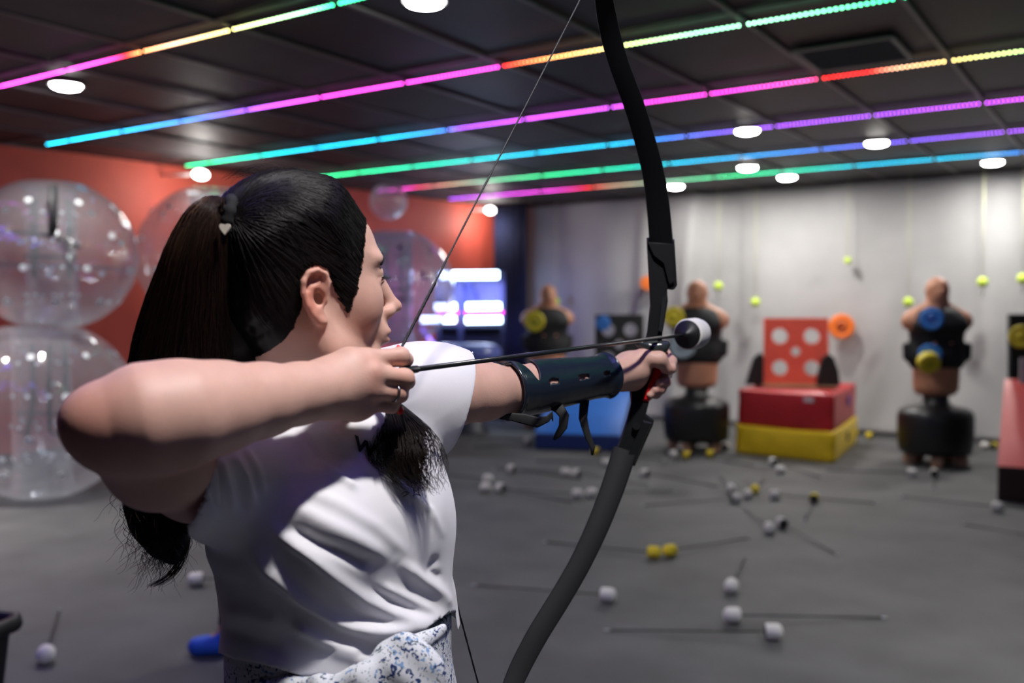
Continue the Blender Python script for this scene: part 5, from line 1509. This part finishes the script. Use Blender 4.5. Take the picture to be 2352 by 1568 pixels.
ribbon('strap', [(1262, 930, 1.485), (1285, 938, 1.482), (1296, 955, 1.480), (1293, 980, 1.480), (1280, 1000, 1.482), (1272, 1010, 1.485)], [.006, .009, .008, .007, .005, .002])
ribbon('strap', [(1345, 905, 1.55), (1341, 935, 1.548), (1339, 960, 1.545), (1345, 985, 1.545), (1353, 1008, 1.545), (1362, 1028, 1.545), (1360, 1045, 1.545)], [.0075, .0075, .007, .006, .005, .004, .002])
ribbon('strap', [(1148, 958, 1.41), (1175, 957, 1.41), (1205, 962, 1.41), (1235, 970, 1.415), (1258, 962, 1.42), (1268, 952, 1.425), (1270, 966, 1.43)], [.003, .006, .008, .008, .005, .006, .003], wdir=UP)
# straps round the far side of the arm
for s_ in (.06, .40, .75):
    pts = [gp(s_, a, -.0005) for a in np.linspace(1.9, 4.5, 16)]; mb = MB(); mb.tube(pts, .007, n=8, flat=.15, up=ax); obj('elastic_band', mb, M_str, ag)
pts = [gp(.0, 1.15, .001), P(1150, 838, 1.425), P(1138, 832, 1.43)]; mb = MB(); mb.tube(pts, [.006, .004, .003], n=8, flat=.3); obj('strap', mb, M_str, ag)
rm = MB(); rm.tube([gp(0, a, .0008) for a in np.linspace(-1.7, 1.0, 24)], .0022, n=8); rm2 = MB().tube([gp(1, a, .001) for a in np.linspace(-1.5, 1.9, 28)], .0026, n=8)
obj('edge_binding', rm, M_guard, ag); obj('edge_binding', rm2, M_guard, ag)
# ================================================================== BOW
M_limb = mat('limb_black', (.0045, .0052, .0065), .62, spec=.16); M_riser = mat('riser_black', (.010, .011, .012), .32, bump=.04, bscale=300)
M_gripr = mat('grip_red', (.62, .012, .014), .35)
bow = empty('recurve_bow', P(1490, 850, 1.68)); tag(bow, 'black recurve bow with a red grip panel, held out at full draw', 'bow')
A_dir = (P(1510, 778, 1.64)-P(940, 850, 1.085)).normalized()
view = lambda p: (CM.translation-p).normalized()
def limb(name, ctr, wid, thk, ext=None):
    """flat limb: ctr pixel centreline with depths, wid px widths, thickness metres along the view"""
    p = [P(*q) for q in ctr]; n = len(p); V_ = []; Fs = []; 
    # smooth resample
    t0 = np.linspace(0, 1, n); tf = np.linspace(0, 1, 60)
    arr = np.array([list(q) for q in p]); pp = np.stack([np.interp(tf, t0, arr[:, i]) for i in range(3)], 1); ww = np.interp(tf, t0, wid); hh = np.interp(tf, t0, thk)
    for _ in range(8): pp[1:-1] = (pp[:-2]+2*pp[1:-1]+pp[2:])/4
    for i in range(60):
        q = Vector(pp[i]); d = Vector(pp[min(i+1, 59)]-pp[max(i-1, 0)]).normalized(); vw_ = view(q); u = d.cross(vw_).normalized(); nn = u.cross(d).normalized()
        dep_ = -(CM.inverted() @ q).z; hw = ww[i]/2/F*dep_; ht = hh[i]/2; b = min(.0025, ht*.6)
        for (x, y) in ((-1, 0.0), (-.96, .8), (-.85, 1), (.85, 1), (.96, .8), (1, 0), (.96, -.8), (.85, -1), (-.85, -1), (-.96, -.8)): V_.append(q+u*(hw*x)+nn*(ht*y))
    m_ = 10
    for i in range(59):
        for k in range(m_): k2 = (k+1) % m_; Fs.append((i*m_+k, i*m_+k2, (i+1)*m_+k2, (i+1)*m_+k))
    Fs += [tuple(range(m_))[::-1], tuple(range(59*m_, 60*m_))]
    o = obj(name, MB().add(V_, Fs, True), M_limb, bow)
    es = o.modifiers.new('edges', 'EDGE_SPLIT'); es.split_angle = math.radians(40); return o
limb('upper_limb', [(1519, 560, 1.652), (1512, 470, 1.630), (1500, 390, 1.605), (1478, 310, 1.575), (1455, 235, 1.545), (1425, 160, 1.515), (1404, 90, 1.49), (1392, 30, 1.465), (1384, -20, 1.44), (1377, -60, 1.41), (1366, -85, 1.385)], [54, 53, 50, 48, 47, 46, 46, 45, 40, 30, 16], [.012, .011, .010, .009, .008, .007, .006, .005, .005, .005, .005])
limb('lower_limb', [(1435, 1035, 1.665), (1408, 1120, 1.63), (1375, 1205, 1.595), (1333, 1295, 1.56), (1283, 1380, 1.525), (1232, 1460, 1.49), (1190, 1540, 1.46), (1162, 1610, 1.43), (1143, 1670, 1.41), (1128, 1705, 1.385)], [56, 54, 52, 50, 50, 50, 48, 42, 30, 16], [.012, .011, .010, .009, .008, .007, .006, .005, .005, .005])
def slab(name, outline, d0, thk, m, bev=.003, tilt=None):
    """solid traced outline (pixels) at depth d0 given real thickness along the view direction, with rounded edges"""
    dfn = (lambda x, y: d0) if not tilt else (lambda x, y: d0+tilt*(y-850)/100)
    c = [P(x, y, dfn(x, y)) for x, y in outline]; n = len(c); ce = sum(c, Vector())/n; vd = view(ce); mb = MB(); rings = []
    for (off, ins) in ((-thk/2, bev), (-thk/2+bev, 0), (thk/2-bev, 0), (thk/2, bev)):
        rings.append([p+vd*off+((ce-p).normalized()*ins) for p in c])
    v = [p for r in rings for p in r]; f = []
    for i in range(3):
        for k in range(n): k2 = (k+1) % n; f.append((i*n+k, i*n+k2, (i+1)*n+k2, (i+1)*n+k))
    f += [tuple(range(n))[::-1], tuple(range(3*n, 4*n))]
    o = obj(name, mb.add(v, f), m, bow)
    import bmesh
    bm_ = bmesh.new(); bm_.from_mesh(o.data); bmesh.ops.recalc_face_normals(bm_, faces=bm_.faces); bmesh.ops.triangulate(bm_, faces=[x for x in bm_.faces if len(x.verts) > 4]); bm_.to_mesh(o.data); bm_.free()
    return o
slab('upper_riser', [(1485, 547), (1497, 545), (1549, 550), (1552, 600), (1555, 655), (1549, 664), (1532, 660), (1534, 690), (1528, 730), (1522, 762), (1520, 792), (1500, 802), (1478, 796), (1486, 760), (1493, 700), (1490, 640), (1487, 590)], 1.665, .030, M_riser, .004)
slab('limb_pocket_cover', [(1488, 556), (1546, 558), (1549, 650), (1538, 655), (1524, 600), (1500, 585)], 1.648, .010, M_riser, .003)
slab('sight_window', [(1520, 690), (1531, 672), (1527, 735), (1519, 765), (1512, 760)], 1.645, .008, mat('riser_edge', (.02, .022, .024), .25), .002)
sh = Solid(); sh.chain([P(1474, 790, 1.645), P(1497, 800, 1.65), P(1520, 797, 1.65), P(1532, 790, 1.65)], [.007, .012, .011, .006], .006); sh.cone(P(1463, 787, 1.65), P(1480, 795, 1.65), .005, .008, .006)
v_, q_ = mesh_solid(sh, tuple(np.array(P(1497, 797, 1.65))-.06), tuple(np.array(P(1497, 797, 1.65))+.06), .0015); solid_obj('arrow_shelf', (relax(v_, q_, 1), q_), mat('shelf_gloss', (.03, .035, .037), .18), bow)
slab('grip', [(1492, 800), (1524, 800), (1530, 815), (1512, 860), (1490, 925), (1448, 926), (1446, 895), (1462, 870), (1478, 840)], 1.690, .026, M_riser, .005)
slab('grip_panel', [(1514, 806), (1530, 800), (1535, 812), (1527, 840), (1512, 878), (1497, 917), (1488, 922), (1476, 920), (1480, 905), (1496, 865), (1508, 830)], 1.668, .016, M_gripr, .004)
slab('lower_riser', [(1449, 922), (1491, 922), (1484, 950), (1502, 965), (1500, 975), (1462, 1062), (1458, 1070), (1408, 1052), (1420, 1020), (1440, 960)], 1.678, .028, M_riser, .004)
slab('limb_pocket_cover', [(1478, 965), (1498, 970), (1458, 1062), (1436, 1056)], 1.660, .010, M_riser, .003)
bt_ = MB(); pb_ = P(1462, 978, 1.66); bt_.tube([pb_, pb_+view(pb_)*.006], .007, n=16); obj('limb_bolt', bt_, M_riser, bow)
# string
M_string = mat('string_black', (.012, .012, .013), .6)
def strand(pts, r):
    mb = MB(); p = [P(*q) for q in pts]; out = []
    for a, b in zip(p, p[1:]):
        for k in range(30): out.append(a.lerp(b, k/30))
    out.append(p[-1]); mb.tube(out, [r*(1+.18*math.sin(i*1.9)) for i in range(len(out))], n=8, up=LAT); return mb
obj('bowstring', strand([(1366, -82, 1.385), (1327, 10, 1.36), (922, 798, 1.1085), (918, 870, 1.1080), (919, 945, 1.1085), (1013, 1250, 1.225), (1098, 1568, 1.345), (1127, 1700, 1.383)], .00125), M_string, bow)
# the part of the string wound with serving
obj('serving', strand([(1000, 648, 1.155), (922, 798, 1.1085), (918, 870, 1.108), (919, 945, 1.1085), (985, 1155, 1.186)], .0019), M_string, bow)
fs_ = MB(); fs_.tube([P(916, 806, 1.108), P(922, 796, 1.1085)], [.0056, .0050], n=14); obj('finger_stop', fs_, M_redp, bow)
fs_ = MB(); fs_.sphere(P(918, 942, 1.1085), .0052, 14, 10); obj('finger_stop', fs_, M_redp, bow)
# ---- the nocked arrow, held between the fingers
ha = copy_tree(protos['w'])
nk = P(938, 850, 1.106); tipp = P(1592, 766, 1.76)
dv = (tipp-nk).normalized(); L_ = (tipp-nk).length
ha.location = tipp; ha.rotation_euler = (0, -math.asin(dv.z), math.atan2(dv.y, dv.x)); del ha['group']
tag(ha, 'foam tipped arrow nocked on the bowstring, its white cap just past the bow', 'arrow')
for ch in ha.children:
    if ch.name.startswith('shaft'):
        ch.data = ch.data.copy()
        for v in ch.data.vertices:
            if v.co.x < -.3: v.co.x = -L_+.004
            r = 1.0
            v.co.y *= .82; v.co.z *= .82
    if ch.name.startswith('nock'):
        ch.location.x = -(L_-.74)+.006; ch.data = ch.data.copy(); ch.data.materials[0] = M_shaft
    if ch.name.startswith('tip_collar') or ch.name.startswith('foam_tip'):
        ch.data = ch.data.copy()
        for v in ch.data.vertices: v.co *= .78
# ================================================================== KEY LAMP, and fill downlights added outside the frame
for (la, fw, lb, pw, sz, sp_) in ((.35, .62, 'round ceiling light above the camera', 33, .12, 150), (2.9, 3.6, 'added round ceiling light beyond the right edge, brightening the floor', 26, .14, 95)):  # second lamp is unseen, added to brighten the floor
    p = W(la, fw, CEIL); downlight(p, lb, pw, sz, spot=sp_)
downlight(Vector((-7.6, 2.4, CEIL)), 'added round ceiling light beyond the left edge, brightening the red wall', 70, spot=105)  # unseen lamp added to wash the red wall with light
# ================================================================== second person, mostly hidden behind the archer
p2 = empty('person', G(628, 1500)); tag(p2, 'person in dark clothes and blue shoes almost hidden behind the archer', 'person')
b2 = G(628, 1500)
s2 = Solid(); K = lambda x, y, z: b2+LAT*x+FWD*y+UP*z
for q, fx, fy in ((-1, -.20, 0), (1, .14, .12)):
    s2.chain([K(q*.085, 0, .84), K(q*.10+fx*.25, fy*.5-.02, .47), K(fx, fy, .10)], [.085, .055, .038], .03); s2.cone(K(fx, fy, .07), K(fx-.10, fy-.02, .05), .035, .025, .02)
s2.cone(K(0, 0, .86), K(0, 0, 1.22), .12, .115, .06, squash=(LAT, 1.25)); s2.cone(K(-.14, 0, 1.30), K(.14, 0, 1.30), .06, .06, .05); s2.cone(K(0, 0, 1.30), K(0, 0, 1.44), .055, .05, .03)
s2.ell(K(0, 0, 1.55), (.075, .088, .11), None, .02); s2.ell(K(-.02, -.01, 1.49), (.06, .06, .06), None, .03); s2.cone(K(-.085, 0, 1.545), K(-.098, 0, 1.52), .010, .012, .01)
for q in (-1, 1):
    s2.chain([K(q*.17, 0, 1.29), K(q*.19, .0, 1.02), K(q*.16, -.06, .80)], [.048, .038, .026], .02); s2.ell(K(q*.15, -.07, .74), (.025, .03, .045), None, .015)
    for f_ in range(4): s2.cone(K(q*.15, -.055-.013*f_, .71), K(q*.14, -.055-.013*f_, .655), .008, .006, .004)
    s2.cone(K(q*.14, -.09, .75), K(q*.12, -.11, .70), .009, .007, .005)
v_, q_ = mesh_solid(s2, tuple(np.array(b2)-.6+np.array([0, 0, .6])), tuple(np.array(b2)+np.array([.6, .6, 1.75])), .012)
def c2f(V):
    c = np.tile(np.array([.50, .30, .22]), (len(V), 1)); z = V[:, 2]; c[(z > .13) & (z < .95)] = (.008, .008, .010); c[(z >= .95) & (z < 1.40)] = (.02, .02, .03); c[z > 1.60] = (.01, .008, .008); return c
solid_obj('body', (relax(v_, q_, 1), q_), mat('person_skin_and_clothes', (.5, .3, .2), .8, attr='Col'), p2, c2f)
for fx, fy in ((-.20, 0), (.14, .12)):
    so = Solid(); so.cone(K(fx+.03, fy, .045), K(fx-.12, fy-.02, .038), .048, .042, .02); so.ell(K(fx+.01, fy, .09), (.05, .045, .03), None, .03); so.ell(K(fx+.015, fy, .13), (.030, .030, .03), None, .01, 's')
    v_, q_ = mesh_solid(so, tuple(np.array(K(fx, fy, .05))-.25), tuple(np.array(K(fx, fy, .05))+.25), .008); v_[:, 2] = np.maximum(v_[:, 2], .001); solid_obj('shoe', (relax(v_, q_, 1), q_), mat('blue_shoe', (.02, .10, .60), .6), p2)
